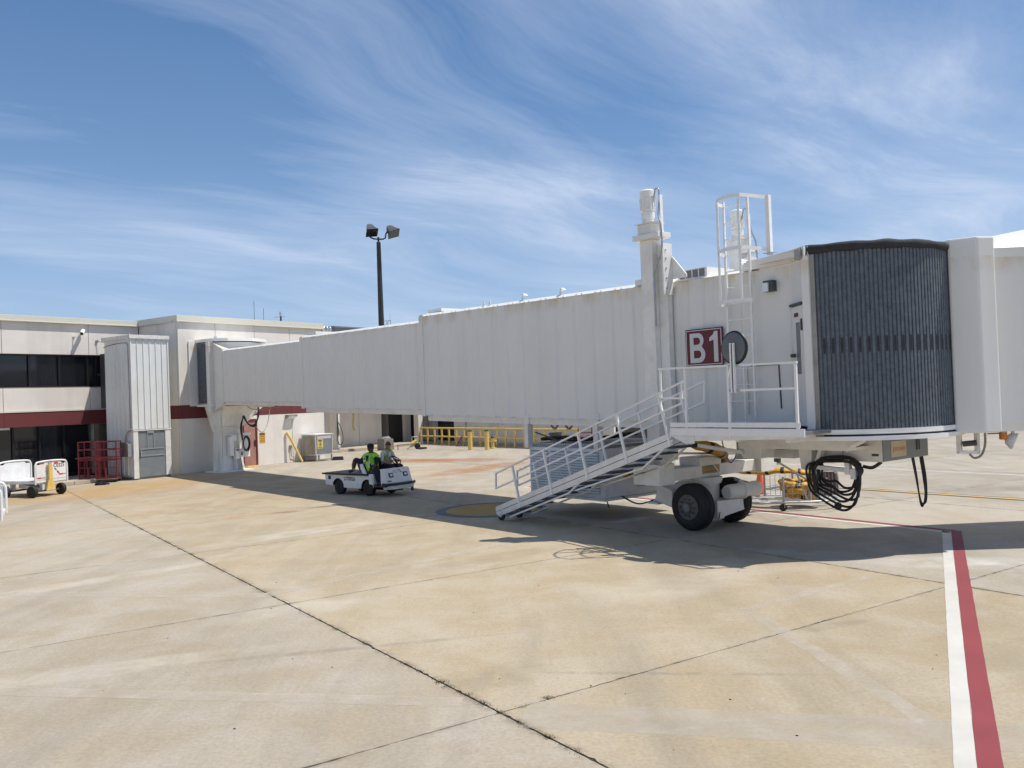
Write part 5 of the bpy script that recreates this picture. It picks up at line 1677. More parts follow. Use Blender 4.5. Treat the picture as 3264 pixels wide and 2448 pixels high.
rail('top_rail', [(27.76, SN, 3.31), (30.68, SN, 3.28)], ld)
rail('middle_rail', [(29.35, SN, 2.855), (30.66, SN, 2.86)], ld)
rail('post', [(28.37, SN + .002, 2.10), (28.37, SN + .002, 3.285)], ld)
rail('post', [(29.33, SN + .002, 2.02), (29.33, SN + .002, 3.275)], ld)
rail('post', [(30.67, SN + .002, 2.08), (30.67, SN + .002, 3.255)], ld)
rail('gate_rail', [(27.78, SN + .004, 3.28), (27.78, SN + .004, 2.76), (28.34, SN + .004, 2.74)], ld, .036)
rail('post', [(28.95, 1.62, 2.20), (28.95, 1.62, 3.25)], ld, .03)
MB().box(28.9, 28.92, -1.49, -1.47, 2.4, 3.3).build('wall_seam', 'frame_white', ld)
# round driving mirror on its channel post
mp = MB().box(29.43, 29.46, -SN - .075, -SN - .035, 2.82, 3.68).box(29.49, 29.52, -SN - .075, -SN - .035, 2.82, 3.68).build('mirror_post', 'rail_white', ld)
MB().box(29.46, 29.49, -SN - .06, -SN - .04, 2.83, 3.66).build('mirror_channel', 'dark_grey', ld)
MB().lathe(J(29.46, SN - .02, 3.60), (.10, 1, .0), [(-.035, .06), (-.028, .16), (-.03, .17), (-.018, .265), (-.005, .295), (.02, .30), (.03, .27), (.035, .02)], 36, mfun=lambda i: 1 if 2 < i < 6 else 0).build('mirror', ['mirror_back', 'black'], ld, smooth=35)
MB().box(29.36, 29.58, -SN - .036, -SN - .024, 2.84, 2.88).box(29.36, 29.58, -SN - .036, -SN - .024, 3.275, 3.31).build('mirror_clamp', 'steel', ld)
# stair flight
SL = (1.96 - .47) / (27.96 - 23.46)


def sz(t, d=0.0):
    return .47 + (t - 23.46) * SL + d


T0, T1 = 22.52, 27.98
st = MB()
nrm = Vector((-SL, 0, 1)).normalized()
fl = None
for (s_, lab) in ((SN, 'near'), (SF, 'far')):
    for (d0_, d1_) in ((-.10, .02), (.035, .15)):
        mb = MB().hexa([J(T0 + .1 * (d0_ < 0), s_, sz(T0 + .1 * (d0_ < 0), d0_)), J(T1, s_, sz(T1, d0_)), J(T1, s_ - .035, sz(T1, d0_)), J(T0 + .1 * (d0_ < 0), s_ - .035, sz(T0 + .1 * (d0_ < 0), d0_)),
                        J(T0, s_, sz(T0, d1_)), J(T1, s_, sz(T1, d1_)), J(T1, s_ - .035, sz(T1, d1_)), J(T0, s_ - .035, sz(T0, d1_))])
        o = mb.build('stair_flight' if fl is None else 'stringer', 'frame_white', jb if fl is None else fl)
        if fl is None:
            fl = o
    MB().hexa([J(T0 + .3, s_ - .006, sz(T0 + .3, .018)), J(T1, s_ - .006, sz(T1, .018)), J(T1, s_ - .03, sz(T1, .018)), J(T0 + .3, s_ - .03, sz(T0 + .3, .018)),
               J(T0 + .3, s_ - .006, sz(T0 + .3, .037)), J(T1, s_ - .006, sz(T1, .037)), J(T1, s_ - .03, sz(T1, .037)), J(T0 + .3, s_ - .03, sz(T0 + .3, .037))]).build('stringer_gap', 'dark_grey', fl)
    MB().hexa([J(T0 + .5, s_ - .01, sz(T0 + .5, -.23)), J(25.1, s_ - .01, sz(25.1, -.23)), J(25.1, s_ - .04, sz(25.1, -.23)), J(T0 + .5, s_ - .04, sz(T0 + .5, -.23)),
               J(T0 + .5, s_ - .01, sz(T0 + .5, -.19)), J(25.1, s_ - .01, sz(25.1, -.19)), J(25.1, s_ - .04, sz(25.1, -.19)), J(T0 + .5, s_ - .04, sz(T0 + .5, -.19))]).build('truss_chord', 'frame_white', fl)
    MB().beam(J(25.08, s_ - .02, sz(25.08, -.21)), J(25.45, s_ - .02, sz(25.45, -.08)), .03, .05, up=(0, 1, 0)).beam(J(25.3, s_ - .02, sz(25.3, -.21)), J(27.2, s_ - .02, sz(27.2, -.30)), .03, .04, up=(0, 1, 0)).beam(J(27.2, s_ - .02, sz(27.2, -.32)), J(28.02, s_ - .02, 1.98), .03, .06, up=(0, 1, 0)).build('truss_brace', 'frame_white', fl)
    # handrail: leaning posts, closed loop of top and middle rail
    lean = -.25
    for tt in (23.46, 24.57, 25.70, 26.84, 27.96):
        a = J(tt, s_ + .012, sz(tt, -.09))
        b = J(tt + lean, s_ + .012, sz(tt, .86))
        MB().beam(a, b, .045, .045, up=(0, 1, 0)).build('rail_post', 'rail_white', fl)
    lo_t, hi_t = 22.58, 28.30
    zt = lambda t: 1.10 + (t - 22.58) * .340
    zm = lambda t: .75 + (t - 22.58) * .333
    rail('handrail', [(hi_t - .02, s_ + .014, zm(hi_t)), (lo_t, s_ + .014, zm(lo_t)), (lo_t + .01, s_ + .014, zt(lo_t)), (hi_t, s_ + .014, zt(hi_t)), (hi_t - .02, s_ + .014, zm(hi_t))], fl, .038)
nst = 13
tr0 = None
for k in range(nst):
    t = T0 + .42 + k * (T1 - T0 - .5) / (nst - 1)
    z_ = sz(t, -.115)
    MB().hexa([J(t - .16, SN - .04, z_ - .02), J(t + .10, SN - .04, z_ - .02), J(t + .10, SF + .005, z_ - .02), J(t - .16, SF + .005, z_ - .02),
               J(t - .16, SN - .04, z_ + .012), J(t + .10, SN - .04, z_ + .012), J(t + .10, SF + .005, z_ + .012), J(t - .16, SF + .005, z_ + .012)]).build('stair_tread', 'tread_dark', fl)
for s_ in (SN - .06, SF + .06):
    MB().lathe(J(22.66, s_ + .03, .115), (0, 1, 0), [(0, .05), (.004, .115), (.05, .115), (.054, .05)], 20).build('caster', 'rubber', fl, smooth=40)
    MB().lathe(J(22.66, s_ + .036, .115), (0, 1, 0), [(0, .045), (.066, .045)], 12).build('caster_hub', 'unit_grey', fl)
    MB().beam(J(22.66, s_ + .045, .115), J(22.80, s_ + .045, .30), .012, .06, up=(0, 1, 0)).build('caster_fork', 'frame_white', fl)

# ---- caged ladder to the roof
la = MB().box(28.60, 28.64, -1.62, -1.58, 2.35, 6.42).build('ladder', 'rail_white', jb)
MB().box(29.14, 29.18, -1.62, -1.58, 2.35, 6.42).build('ladder_stile', 'rail_white', la)
z_ = 2.65
while z_ < 6.45:
    MB().cyl(J(28.62, 1.60, z_), J(29.16, 1.60, z_), .011, 6).build('ladder_rung', 'rail_white', la)
    z_ += .305


def hoop(z_, ext):
    pts = catmull([J(28.62, 1.60, z_), J(28.66, 1.82, z_), J(28.84, 2.08, z_), J(29.12, 2.22, z_), J(29.40, 2.17, z_)], 4)
    pts.append(J(29.55, 1.57, z_ - .01) if ext else J(29.52, 2.06, z_))
    mb = MB()
    for a, b in zip(pts, pts[1:]):
        mb.beam(a, b, .012, .062)
    return mb.build('cage_hoop', 'rail_white', la)


hoop(6.34, True)
hoop(5.40, True)
hoop(4.46, False)
for (t_, s_) in ((28.73, 1.945), (29.36, 2.165)):
    MB().box(t_ - .024, t_ + .024, -s_, -s_ + .012, 4.46, 6.34).build('cage_bar', 'rail_white', la)
MB().box(29.53, 29.61, -1.60, -1.52, 5.28, 6.36).build('cage_post', 'rail_white', la)
MB().box(29.48, 29.66, -1.64, -1.48, 5.302, 5.315).build('post_foot', 'steel', la)

# ---- gate sign
gs = MB().box(27.52, 28.43, -1.535, -1.50, 3.35, 4.085).build('gate_sign', 'gate_red', jb, bevel=.02)
tag(gs, 'dark red gate sign with white B1 on the bridge side')
mb = MB()
for (a, b, c, d) in ((27.545, 28.405, 3.375, 3.39), (27.545, 28.405, 4.045, 4.06)):
    mb.box(a, b, -1.539, -1.5355, c, d)
for (a, b) in ((27.545, 27.56), (28.39, 28.405)):
    mb.box(a, b, -1.539, -1.5355, 3.391, 4.044)
mb.build('sign_border', 'sign_white', gs)
# bold strokes for the B and the 1, with the counters cut out


def poly_plate(name, outer, holes, y0, y1, mat, par):
    import bmesh
    bm = bmesh.new()
    allv = []
    es = []
    for loop in [outer] + holes:
        vv = [bm.verts.new((x, y0, z)) for x, z in loop]
        for i in range(len(vv)):
            es.append(bm.edges.new((vv[i], vv[(i + 1) % len(vv)])))
    bmesh.ops.triangle_fill(bm, use_beauty=True, use_dissolve=False, edges=es)
    ret = bmesh.ops.extrude_face_region(bm, geom=bm.faces[:])
    for e in ret['geom']:
        if isinstance(e, bmesh.types.BMVert):
            e.co.y = y1
    bmesh.ops.recalc_face_normals(bm, faces=bm.faces)
    me = bpy.data.meshes.new(name)
    bm.to_mesh(me)
    bm.free()
    me.materials.append(MATS[mat])
    o = bpy.data.objects.new(name, me)
    COL.objects.link(o)
    o.parent = par
    return o


def arc(cx, cz, rx, rz, a0, a1, n_=7):
    return [(cx + rx * math.cos(R(a0 + (a1 - a0) * i / n_)), cz + rz * math.sin(R(a0 + (a1 - a0) * i / n_))) for i in range(n_ + 1)]


bx0, bz0, bz1 = 27.64, 3.42, 4.00
bmid = 3.735
outer = [(bx0, bz0)] + arc(bx0 + .22, bz0 + .16, .15, .16, -90, 60) + arc(bx0 + .21, bz1 - .14, .13, .14, -50, 90) + [(bx0, bz1)]
h1 = [(bx0 + .09, bz0 + .09)] + arc(bx0 + .20, bz0 + .165, .075, .075, -90, 90) + [(bx0 + .09, bz0 + .24)]
h2 = [(bx0 + .09, bz1 - .225)] + arc(bx0 + .19, bz1 - .155, .065, .07, -90, 90) + [(bx0 + .09, bz1 - .085)]
poly_plate('sign_letter', outer, [h1, h2], -1.541, -1.5356, 'sign_white', gs)
poly_plate('sign_letter', [(28.22, 3.42), (28.32, 3.42), (28.32, 4.01), (28.24, 4.01), (28.21, 3.95), (28.12, 3.89), (28.12, 3.82), (28.22, 3.85)], [], -1.541, -1.5356, 'sign_white', gs)

# ------------------------------------------------------------------ bar reaching out past the far wheel (part of the bridge)
MB().beam(J(26.8, -1.62, 1.10), J(26.8, -2.46, 1.10), .06, .07).build('outrigger_bar', 'frame_white', xb)
MB().box(26.74, 26.86, 2.42, 2.52, 1.12, 1.22).build('bar_end', 'black', xb)

# ------------------------------------------------------------------ traffic cones
def cone(x, y, label):
    c = empty('traffic_cone', (x, y, 0), random.uniform(0, 1), label, 'cone')
    MB().lathe((0, 0, .03), (0, 0, 1), [(0, .155), (.02, .15), (.66, .045), (.70, .04), (.71, .03)], 20).build('cone_body', 'cone_orange', c, smooth=40)
    MB().box(-.19, .19, -.19, .19, 0, .032).build('base', 'rubber', c, bevel=.01)


cone(6.56, 23.3, 'orange traffic cone standing behind the bridge wheels')

# ------------------------------------------------------------------ hose cart
hc = empty('hose_cart', (6.05, 20.15, 0), 0, 'galvanised wire cage cart on casters holding yellow hose', 'cart')
GT = 'galv_tube'
bzl = .20
loop = catmull([(-.55, .15, bzl), (.3, -.02, bzl), (.95, -.04, bzl), (1.35, .10, bzl), (1.56, .45, bzl), (1.5, 1.15, bzl), (.7, 1.35, bzl), (-.5, 1.3, bzl)], 5, True)
MB().tube(loop, .026, 7, closed=True).build('base_frame', GT, hc, smooth=60)
for k in range(9):
    y = .12 + k * .14
    MB().cyl((-.45, y, bzl), (1.45, y, bzl), .007, 5).build('base_wire', GT, hc)
for (x, y) in ((.16, .0), (.78, -.02), (1.5, .75), (.1, 1.3), (.8, 1.3)):
    MB().cyl((x, y, bzl), (x, y, .80), .028, 8).build('upright', GT, hc)
for k in range(10):
    x = .24 + k * .125
    y = -.02 if x < 1.0 else (x - 1.0) * .5
    MB().cyl((x, y, bzl), (x, y, .72 if x < .8 else .5), .006, 5).build('side_wire', GT, hc)
    MB().cyl((x, 1.3, bzl), (x, 1.3, .72), .006, 5).build('side_wire', GT, hc)
for z_ in (.40, .58):
    MB().cyl((.2, -.02, z_), (.95, -.02, z_), .006, 5).build('side_wire', GT, hc)
# end panel: curved tube frame with brown perforated sheet
pmat('brown_sheet', (0.10, 0.055, 0.045), .6, .2, 8)
pf = catmull([(1.10, .62, .22), (1.12, .62, .62), (1.16, .62, .80), (1.36, .62, .85), (1.58, .62, .84), (1.66, .62, .70), (1.67, .62, .24)], 5)
ep = MB().tube(pf, .024, 7).build('end_panel', GT, hc, smooth=60)
MB().prism([(1.14, .61, .26), (1.65, .61, .26), (1.64, .61, .70), (1.58, .61, .81), (1.36, .61, .82), (1.18, .61, .77)], (0, .012, 0)).build('panel_sheet', 'brown_sheet', ep)
for k in range(6):
    x = 1.19 + k * .085
    MB().cyl((x, .60, .26), (x, .60, .80), .007, 5).build('panel_wire', GT, ep)
for r_ in range(2):
    for q in range(3):
        MB().lathe((1.23 + q * .085, .609, .58 + r_ * .085), (0, -1, 0), [(0, .017), (.003, .017)], 10).build('panel_stud', 'rail_white', ep)
for (x, y) in ((.16, .0), (1.42, -.05), (.1, 1.32), (1.4, 1.25)):
    cs = MB().lathe((x - .02, y - .025, .085), (0, 1, 0), [(0, .04), (.004, .085), (.046, .085), (.05, .04)], 16).build('caster', 'rubber', hc, smooth=40)
    MB().beam((x, y - .04, .085), (x, y - .04, .2), .012, .05, up=(0, 1, 0)).build('caster_fork', GT, cs)
MB().beam((.10, .12, 1.13), (.50, .05, .86), .06, .05).beam((.50, .05, .86), (.72, .0, .22), .045, .04).beam((.50, .05, .86), (.70, -.01, .72), .05, .04).build('tow_arm', GT, hc)

# yellow hose heaped in and over the cart, striped by black bands
yh = empty('ducting_hose', (6.05, 20.15, 0), 0, 'yellow banded ducting hose heaped in the cage cart', 'hose')


def band(i):
    return 1 if i % 5 == 4 else 0


top_path = catmull([(-1.35, 1.75, 1.16), (-.95, 1.55, .98), (-.5, 1.25, .86), (.0, .95, .83), (.35, .70, .88), (.75, .55, .84), (1.0, .50, .78), (1.08, .52, .60)], 6)
MB().tube(top_path, [.16 + .02 * math.sin(i * 1.1) for i in range(len(top_path))], 12, flat=.45, mfun=band).build('hose_run', ['yellow_hose', 'black'], yh, smooth=50)
rh = random.Random(4)
hp = []
for i in range(26):
    a_ = i * 1.05
    rr2 = .16 + .20 * rh.random()
    hp.append((.74 + rr2 * 1.25 * math.cos(a_), .62 + rr2 * 1.2 * math.sin(a_), .64 - i * .0145 + rh.uniform(-.04, .04)))
heap = catmull(hp, 5)
MB().tube(heap, [.085 + .02 * math.sin(i * 1.7) for i in range(len(heap))], 10, flat=.7, mfun=lambda i: 1 if i % 7 == 6 else 0).build('hose_heap', ['yellow_hose', 'black'], yh, smooth=50)
dk = catmull([(1.0, .3, .62), (1.15, .25, .45), (1.0, .35, .30), (1.25, .45, .40), (1.2, .3, .6), (1.05, .4, .5)], 6)
MB().tube(dk, .06, 8).build('hose_lining', 'stair_grey', yh, smooth=50)
# run slung from the bridge frame down to the cart
def jpath(pp):
    return catmull([JA + JE * t + JM * s + Vector((0, 0, z)) for t, s, z in pp], 7)


pth = jpath(((27.0, 1.15, 1.92), (27.3, .90, 1.76), (27.22, .2, 1.58), (26.75, -.5, 1.42), (26.2, -1.3, 1.12), (25.6, -2.5, .95), (25.45, -3.2, .90)))
o = MB().tube(pth, [.115 + .01 * math.sin(i * 1.3) for i in range(len(pth))], 12, flat=1.1, mfun=band).build('ducting_hose', ['yellow_hose', 'black'], None, smooth=50)
tag(o, 'yellow banded ducting hose slung under the bridge above the wheels', 'hose')
pth = jpath(((24.95, .75, 1.02), (25.25, .70, 1.12), (25.6, .55, 1.16), (26.0, .3, 1.06)))
o = MB().tube(pth, [.10 + .01 * math.sin(i * 1.3) for i in range(len(pth))], 12, flat=.7, mfun=band).build('ducting_hose', ['yellow_hose', 'black'], None, smooth=50)
tag(o, 'short yellow hose end beside the louvred unit behind the stairs', 'hose')

# ------------------------------------------------------------------ utility cart
UC = Vector((-4.561, 26.594, 0))
URZ = math.atan2(-.62591, .77989)
uc = empty('utility_cart', UC, URZ, 'white electric utility cart UT0026 carrying two people', 'utility cart')
CW = 'cart_white'


def side_poly(y, th):
    """side sheet with two wheel arches"""
    pts = [(-1.98, .62), (.22, .62), (.28, .33)]

    def arch(cx, r, n_=10, z0=.30):
        out = []
        for i in range(n_ + 1):
            a = math.pi * i / n_
            out.append((cx + r * math.cos(a), z0 + (r * .92) * math.sin(a) - .04))
        return out
    lo = []
    lo += [(.28, .33)]
    lo += arch(.0, .275)
    lo += [(-.30, .22), (-1.08, .23)]
    lo += arch(-1.36, .275)
    lo += [(-1.70, .29), (-1.95, .30)]
    seq = [(-1.98, .62), (.22, .62)] + lo
    return MB().prism([(x, y, z) for x, z in seq], (0, th, 0))


bd = side_poly(0.0, .025).build('side_panel', CW, uc)
side_poly(1.085, .025).build('side_panel', CW, uc)
MB().box(-1.98, -1.95, .026, 1.084, .30, .62).build('rear_panel', CW, uc)
MB().box(-1.94, .2, .10, 1.0, .28, .52).build('chassis', 'black', uc)
dk_ = MB().box(-2.09, .06, -.05, 1.16, .622, .672).build('deck', 'black', uc, bevel=.012)
MB().box(-1.98, .0, .05, 1.06, .673, .677).build('deck_mat', 'stair_grey', uc)
MB().prism([(-.02, .0, .678), (-.26, .0, .678), (-.30, .0, .98), (-.20, .0, .98)], (0, .05, 0)).build('seat_end', CW, uc, bevel=.01)
MB().prism([(-.02, 1.06, .678), (-.26, 1.06, .678), (-.30, 1.06, .98), (-.20, 1.06, .98)], (0, .05, 0)).build('seat_end', CW, uc, bevel=.01)
MB().prism([(-.06, .62, .76), (-.16, .62, .76), (-.26, .62, 1.12), (-.18, .62, 1.14)], (0, .42, 0)).build('seat_back', 'black', uc, bevel=.02)
MB().box(-.08, .34, .05, 1.05, .675, .76).build('seat', 'black', uc, bevel=.02)
MB().box(.065, .28, .026, 1.084, .36, .674).build('seat_box', CW, uc)
MB().box(.27, .80, .02, 1.09, .29, .33).build('footwell_floor', 'dark_grey', uc)
cw = MB().hexa([(.62, .0, .34), (.90, .0, .40), (.90, 1.08, .40), (.62, 1.08, .34), (.60, .0, .84), (.74, .0, .84), (.74, 1.08, .84), (.60, 1.08, .84)]).build('front_cowl', CW, uc, bevel=.025)


def F(y, z, o_=.0):
    """point on the sloping front face"""
    k = (z - .40) / .44
    return Vector((.90 + (.74 - .90) * k + o_, y, z))


fn_ = Vector((.44, 0, .16)).normalized()
for y in (.24, .84):
    h = MB().hexa([F(y - .085, .575) + fn_ * .002, F(y + .085, .575) + fn_ * .002, F(y + .085, .70) + fn_ * .002, F(y - .085, .70) + fn_ * .002, F(y - .085, .575) + fn_ * .02, F(y + .085, .575) + fn_ * .02, F(y + .085, .70) + fn_ * .02, F(y - .085, .70) + fn_ * .02]).build('headlight', 'black', uc)
    MB().hexa([F(y - .05, .605) + fn_ * .0205, F(y + .05, .605) + fn_ * .0205, F(y + .05, .67) + fn_ * .0205, F(y - .05, .67) + fn_ * .0205, F(y - .05, .605) + fn_ * .026, F(y + .05, .605) + fn_ * .026, F(y + .05, .67) + fn_ * .026, F(y - .05, .67) + fn_ * .026]).build('headlight_lens', 'lamp_glass', h)
bmp = MB()
bl_ = [(.72, -.03), (.90, .02), (1.02, .20), (1.02, .88), (.96, 1.10), (.88, 1.16)]
for (a, b) in zip(bl_, bl_[1:]):
    bmp.beam((a[0], a[1], .375), (b[0], b[1], .375), .05, .075)
bmp.build('bumper', 'black', uc)
MB().hexa([(.62, .10, .20), (.98, .14, .22), (.98, 1.02, .22), (.62, 1.02, .20), (.62, .10, .33), (1.0, .10, .335), (1.0, 1.06, .335), (.62, 1.06, .33)]).build('front_skirt', CW, uc, bevel=.01)
MB().hexa([F(.05, .45) + fn_ * .002, F(.20, .45) + fn_ * .002, F(.20, .49) + fn_ * .002, F(.05, .49) + fn_ * .002, F(.05, .45) + fn_ * .006, F(.20, .45) + fn_ * .006, F(.20, .49) + fn_ * .006, F(.05, .49) + fn_ * .006]).build('reflector', 'decal_red', uc)
for i, w_ in enumerate(('American', 'Airlines')):
    c = F(.46, .765 - i * .05) + fn_ * .003
    text('lettering', w_, .06, 'decal_grey', uc, c, (0, 1, 0), (fn_.cross(Vector((0, 1, 0)))) * -1 if False else Vector((-.16, 0, .44)), width=.24)
mk = lambda y0, z0, y1, z1, w_, mat: MB().prism([F(y0 - w_, z0) + fn_ * .003, F(y0 + w_, z0) + fn_ * .003, F(y1 + w_, z1) + fn_ * .003, F(y1 - w_, z1) + fn_ * .003], fn_ * .002).build('tail_emblem', mat, uc)
mk(.61, .80, .645, .755, .018, 'decal_blue')
mk(.655, .75, .70, .70, .024, 'decal_red')
text('lettering', 'UT0026', .165, 'dark_grey', uc, (-.80, -.003, .505), (1, 0, 0), (0, 0, 1), width=.52, bold=.004)
MB().box(-1.82, -1.70, -.012, -.001, .47, .585).build('tail_lamp', 'black', uc, bevel=.02)
for (x, y) in ((-1.36, .02), (-.0, .02), (-1.36, .92), (0.0, .92)):
    w0 = MB().lathe((x, y, .225), (0, 1, 0), [(.01, .12), (.0, .15), (.02, .215), (.05, .225), (.13, .225), (.16, .215), (.18, .15), (.17, .12)], 28).build('wheel', 'rubber', uc, smooth=40)
    MB().lathe((x, y + .012, .225), (0, 1, 0), [(0, .06), (.004, .11), (.03, .125)], 18).build('rim', 'dark_grey', w0, smooth=40)
MB().beam((-.9, .5, .2), (.9, .5, .2), .3, .07).beam((.0, .1, .2), (.0, 1.0, .2), .06, .06).beam((-1.36, .1, .2), (-1.36, 1.0, .2), .06, .06).build('axle_frame', 'black', uc)
MB().cyl((.66, .80, .82), (.44, .80, 1.04), .03, 8).build('steering_column', 'black', uc)
sw = [Vector((.43, .80, 1.05)) + Vector((.62, 0, .78)).cross(Vector((0, 1, 0))).normalized() * .19 * math.cos(a * math.pi / 10) * 1 + Vector((0, 1, 0)) * .19 * math.sin(a * math.pi / 10) for a in range(20)]
so_ = MB().tube(sw, .016, 6, closed=True).build('steering_wheel', 'black', uc, smooth=60)
MB().beam(sw[5], sw[15], .02, .015).beam(sw[0], (.44, .80, 1.04), .02, .015).build('wheel_spoke', 'black', so_)
MB().box(.99, 1.05, .90, .96, .12, .24).build('tow_hook', 'black', uc)


# ------------------------------------------------------------------ people
def make_person(name, label, loc, rz, joints, bones, mats, vest, head, hair, hat, bulk=1.12):
    """joints: name -> (xyz, radius); bones: (a, b, material slot, region)"""
    pv = Vector(joints['pelvis'][0])
    joints = {k: (tuple(pv + (Vector(p) - pv) * (1.06 if p[2] > pv.z + .05 else 1.0)), (tuple(q * bulk for q in r) if isinstance(r, tuple) else r * bulk)) for k, (p, r) in joints.items()}
    head = tuple(pv + (Vector(head) - pv) * 1.06)
    names = list(joints)
    me = bpy.data.meshes.new(name)
    me.from_pydata([joints[k][0] for k in names], [(names.index(a), names.index(b)) for a, b, _, _ in bones], [])
    ob = bpy.data.objects.new(name, me)
    COL.objects.link(ob)
    sk = ob.modifiers.new('skin', 'SKIN')
    sk.use_smooth_shade = True
    for i, k in enumerate(names):
        r = joints[k][1]
        rr = r if isinstance(r, tuple) else (r, r)
        me.skin_vertices[0].data[i].radius = rr
        me.skin_vertices[0].data[i].use_root = (k == 'pelvis')
    ss = ob.modifiers.new('sub', 'SUBSURF')
    ss.levels = ss.render_levels = 2
    bpy.context.view_layer.update()
    dg = bpy.context.evaluated_depsgraph_get()
    out = bpy.data.meshes.new_from_object(ob.evaluated_get(dg))
    bpy.data.objects.remove(ob)
    root = empty('person', loc, rz, label, 'person')

    def seg(p, a, b):
        d = b - a
        t = max(0, min(1, (p - a).dot(d) / max(d.length_squared, 1e-9)))
        return (p - (a + d * t)).length
    V_ = {k: Vector(joints[k][0]) for k in names}
    for q in mats:
        out.materials.append(MATS[q])
    vf = []
    for p in out.polygons:
        best = min(bones, key=lambda bn_: seg(p.center, V_[bn_[0]], V_[bn_[1]]) / (0.5 * sum((joints[e][1][0] if isinstance(joints[e][1], tuple) else joints[e][1]) for e in bn_[:2])))
        p.material_index = best[2]
        p.use_smooth = True
        if best[3] == 'torso':
            vf.append(p.index)
    # fingers join the body mesh
    body = bpy.data.objects.new('body', out)
    COL.objects.link(body)
    body.parent = root
    mbf = MB()
    for hand, wrist in (('hand_l', 'wrist_l'), ('hand_r', 'wrist_r')):
        h, w = V_[hand], V_[wrist]
        d = (h - w).normalized()
        sd_ = d.cross(Z)
        sd_ = sd_.normalized() if sd_.length > .1 else Vector((1, 0, 0))
        dn_ = d.cross(sd_)
        for i, ln in enumerate((.062, .075, .07, .055)):
            b0 = h + sd_ * (.030 - i * .02) + d * .02
            mbf.tube([b0, b0 + d * ln * .5 - Z * .008, b0 + d * ln * .85 - Z * .035], [.010, .009, .007], 6)
        b0 = h + sd_ * .038 - d * .025
        mbf.tube([b0, b0 + sd_ * .025 + d * .025, b0 + sd_ * .03 + d * .05 - Z * .01], [.012, .011, .008], 6)
    import bmesh
    bm = bmesh.new()
    bm.from_mesh(out)
    bv = [bm.verts.new(v) for v in mbf.v]
    for f in mbf.f:
        fc = bm.faces.new([bv[i] for i in f])
        fc.material_index = 0
        fc.smooth = True
    hd = Vector(head)
    hq, fwd = hair['q'], Vector(hair['fwd']).normalized()
    sdv = Z.cross(fwd).normalized()
    # nose, ears, chin
    for (off, r_) in ((fwd * .098 - Z * .01, .018), (sdv * .078, .020), (-sdv * .078, .020), (fwd * .070 - Z * .088, .03)):
        res = bmesh.ops.create_icosphere(bm, subdivisions=1, radius=r_, matrix=Matrix.Translation(hd + off))
        for v in res['verts']:
            for f in v.link_faces:
                f.smooth = True
                f.material_index = 0
    bm.to_mesh(out)
    bm.free()
    # vest shell
    vm = MB()
    vmap = {}
    vv, ff, mi = [], [], []
    for fi in vf:
        p = out.polygons[fi] if fi < len(out.polygons) else None
        idx = []
        for vi in p.vertices:
            if vi not in vmap:
                vmap[vi] = len(vv)
                v = out.vertices[vi]
                vv.append(v.co + v.normal * .018)
            idx.append(vmap[vi])
        ff.append(tuple(idx))
        zc = sum(vv[i].z for i in idx) / len(idx)
        mi.append(1 if any(a_ < zc < b_ for a_, b_ in vest['bands']) else 0)
    vm.v, vm.f, vm.m = [tuple(x) for x in vv], ff, mi
    vo = vm.build('safety_vest', [vest.get('mat', 'hivis'), 'reflective'], root, smooth=80)
    sol = vo.modifiers.new('th', 'SOLIDIFY')
    sol.thickness = .008
    for st_ in vest.get('straps', []):
        MB().tube(catmull(st_, 5), .024, 6, flat=.35).build('vest_strap', 'reflective', root, smooth=60)
    # hair cap and eyes
    hm = MB()
    n_, r_ = 14, 8
    rows = []
    for i in range(r_ + 1):
        el = math.pi / 2 - (math.pi * .60) * i / r_
        for j in range(n_):
            a = 2 * math.pi * j / n_
            d = fwd * math.cos(a) + sdv * math.sin(a)
            drop = el if math.cos(a) < .35 else max(el, .25)
            hm.v.append(tuple(hd + d * (.098 * math.cos(drop) * (1.05 if math.cos(a) < 0 else 1.0)) * (1 - .12 * abs(math.sin(a))) + Z * (.118 * math.sin(drop))))
    for i in range(r_):
        for j in range(n_):
            hm.f.append((i * n_ + j, i * n_ + (j + 1) % n_, (i + 1) * n_ + (j + 1) % n_, (i + 1) * n_ + j))
            hm.m.append(0)
    hm.build('hair', hq, root, smooth=60)
    for sgn in (1, -1):
        c = hd + fwd * .086 + sdv * .032 * sgn + Z * .018
        MB().lathe(c, fwd, [(0, .013), (.006, .009), (.008, .001)], 8).build('eye', 'black', root)
    MB().beam(hd + fwd * .092 - sdv * .022 - Z * .048, hd + fwd * .092 + sdv * .022 - Z * .048, .006, .008).build('mouth', 'stripe_red', root)
    return root, hd, fwd, sdv


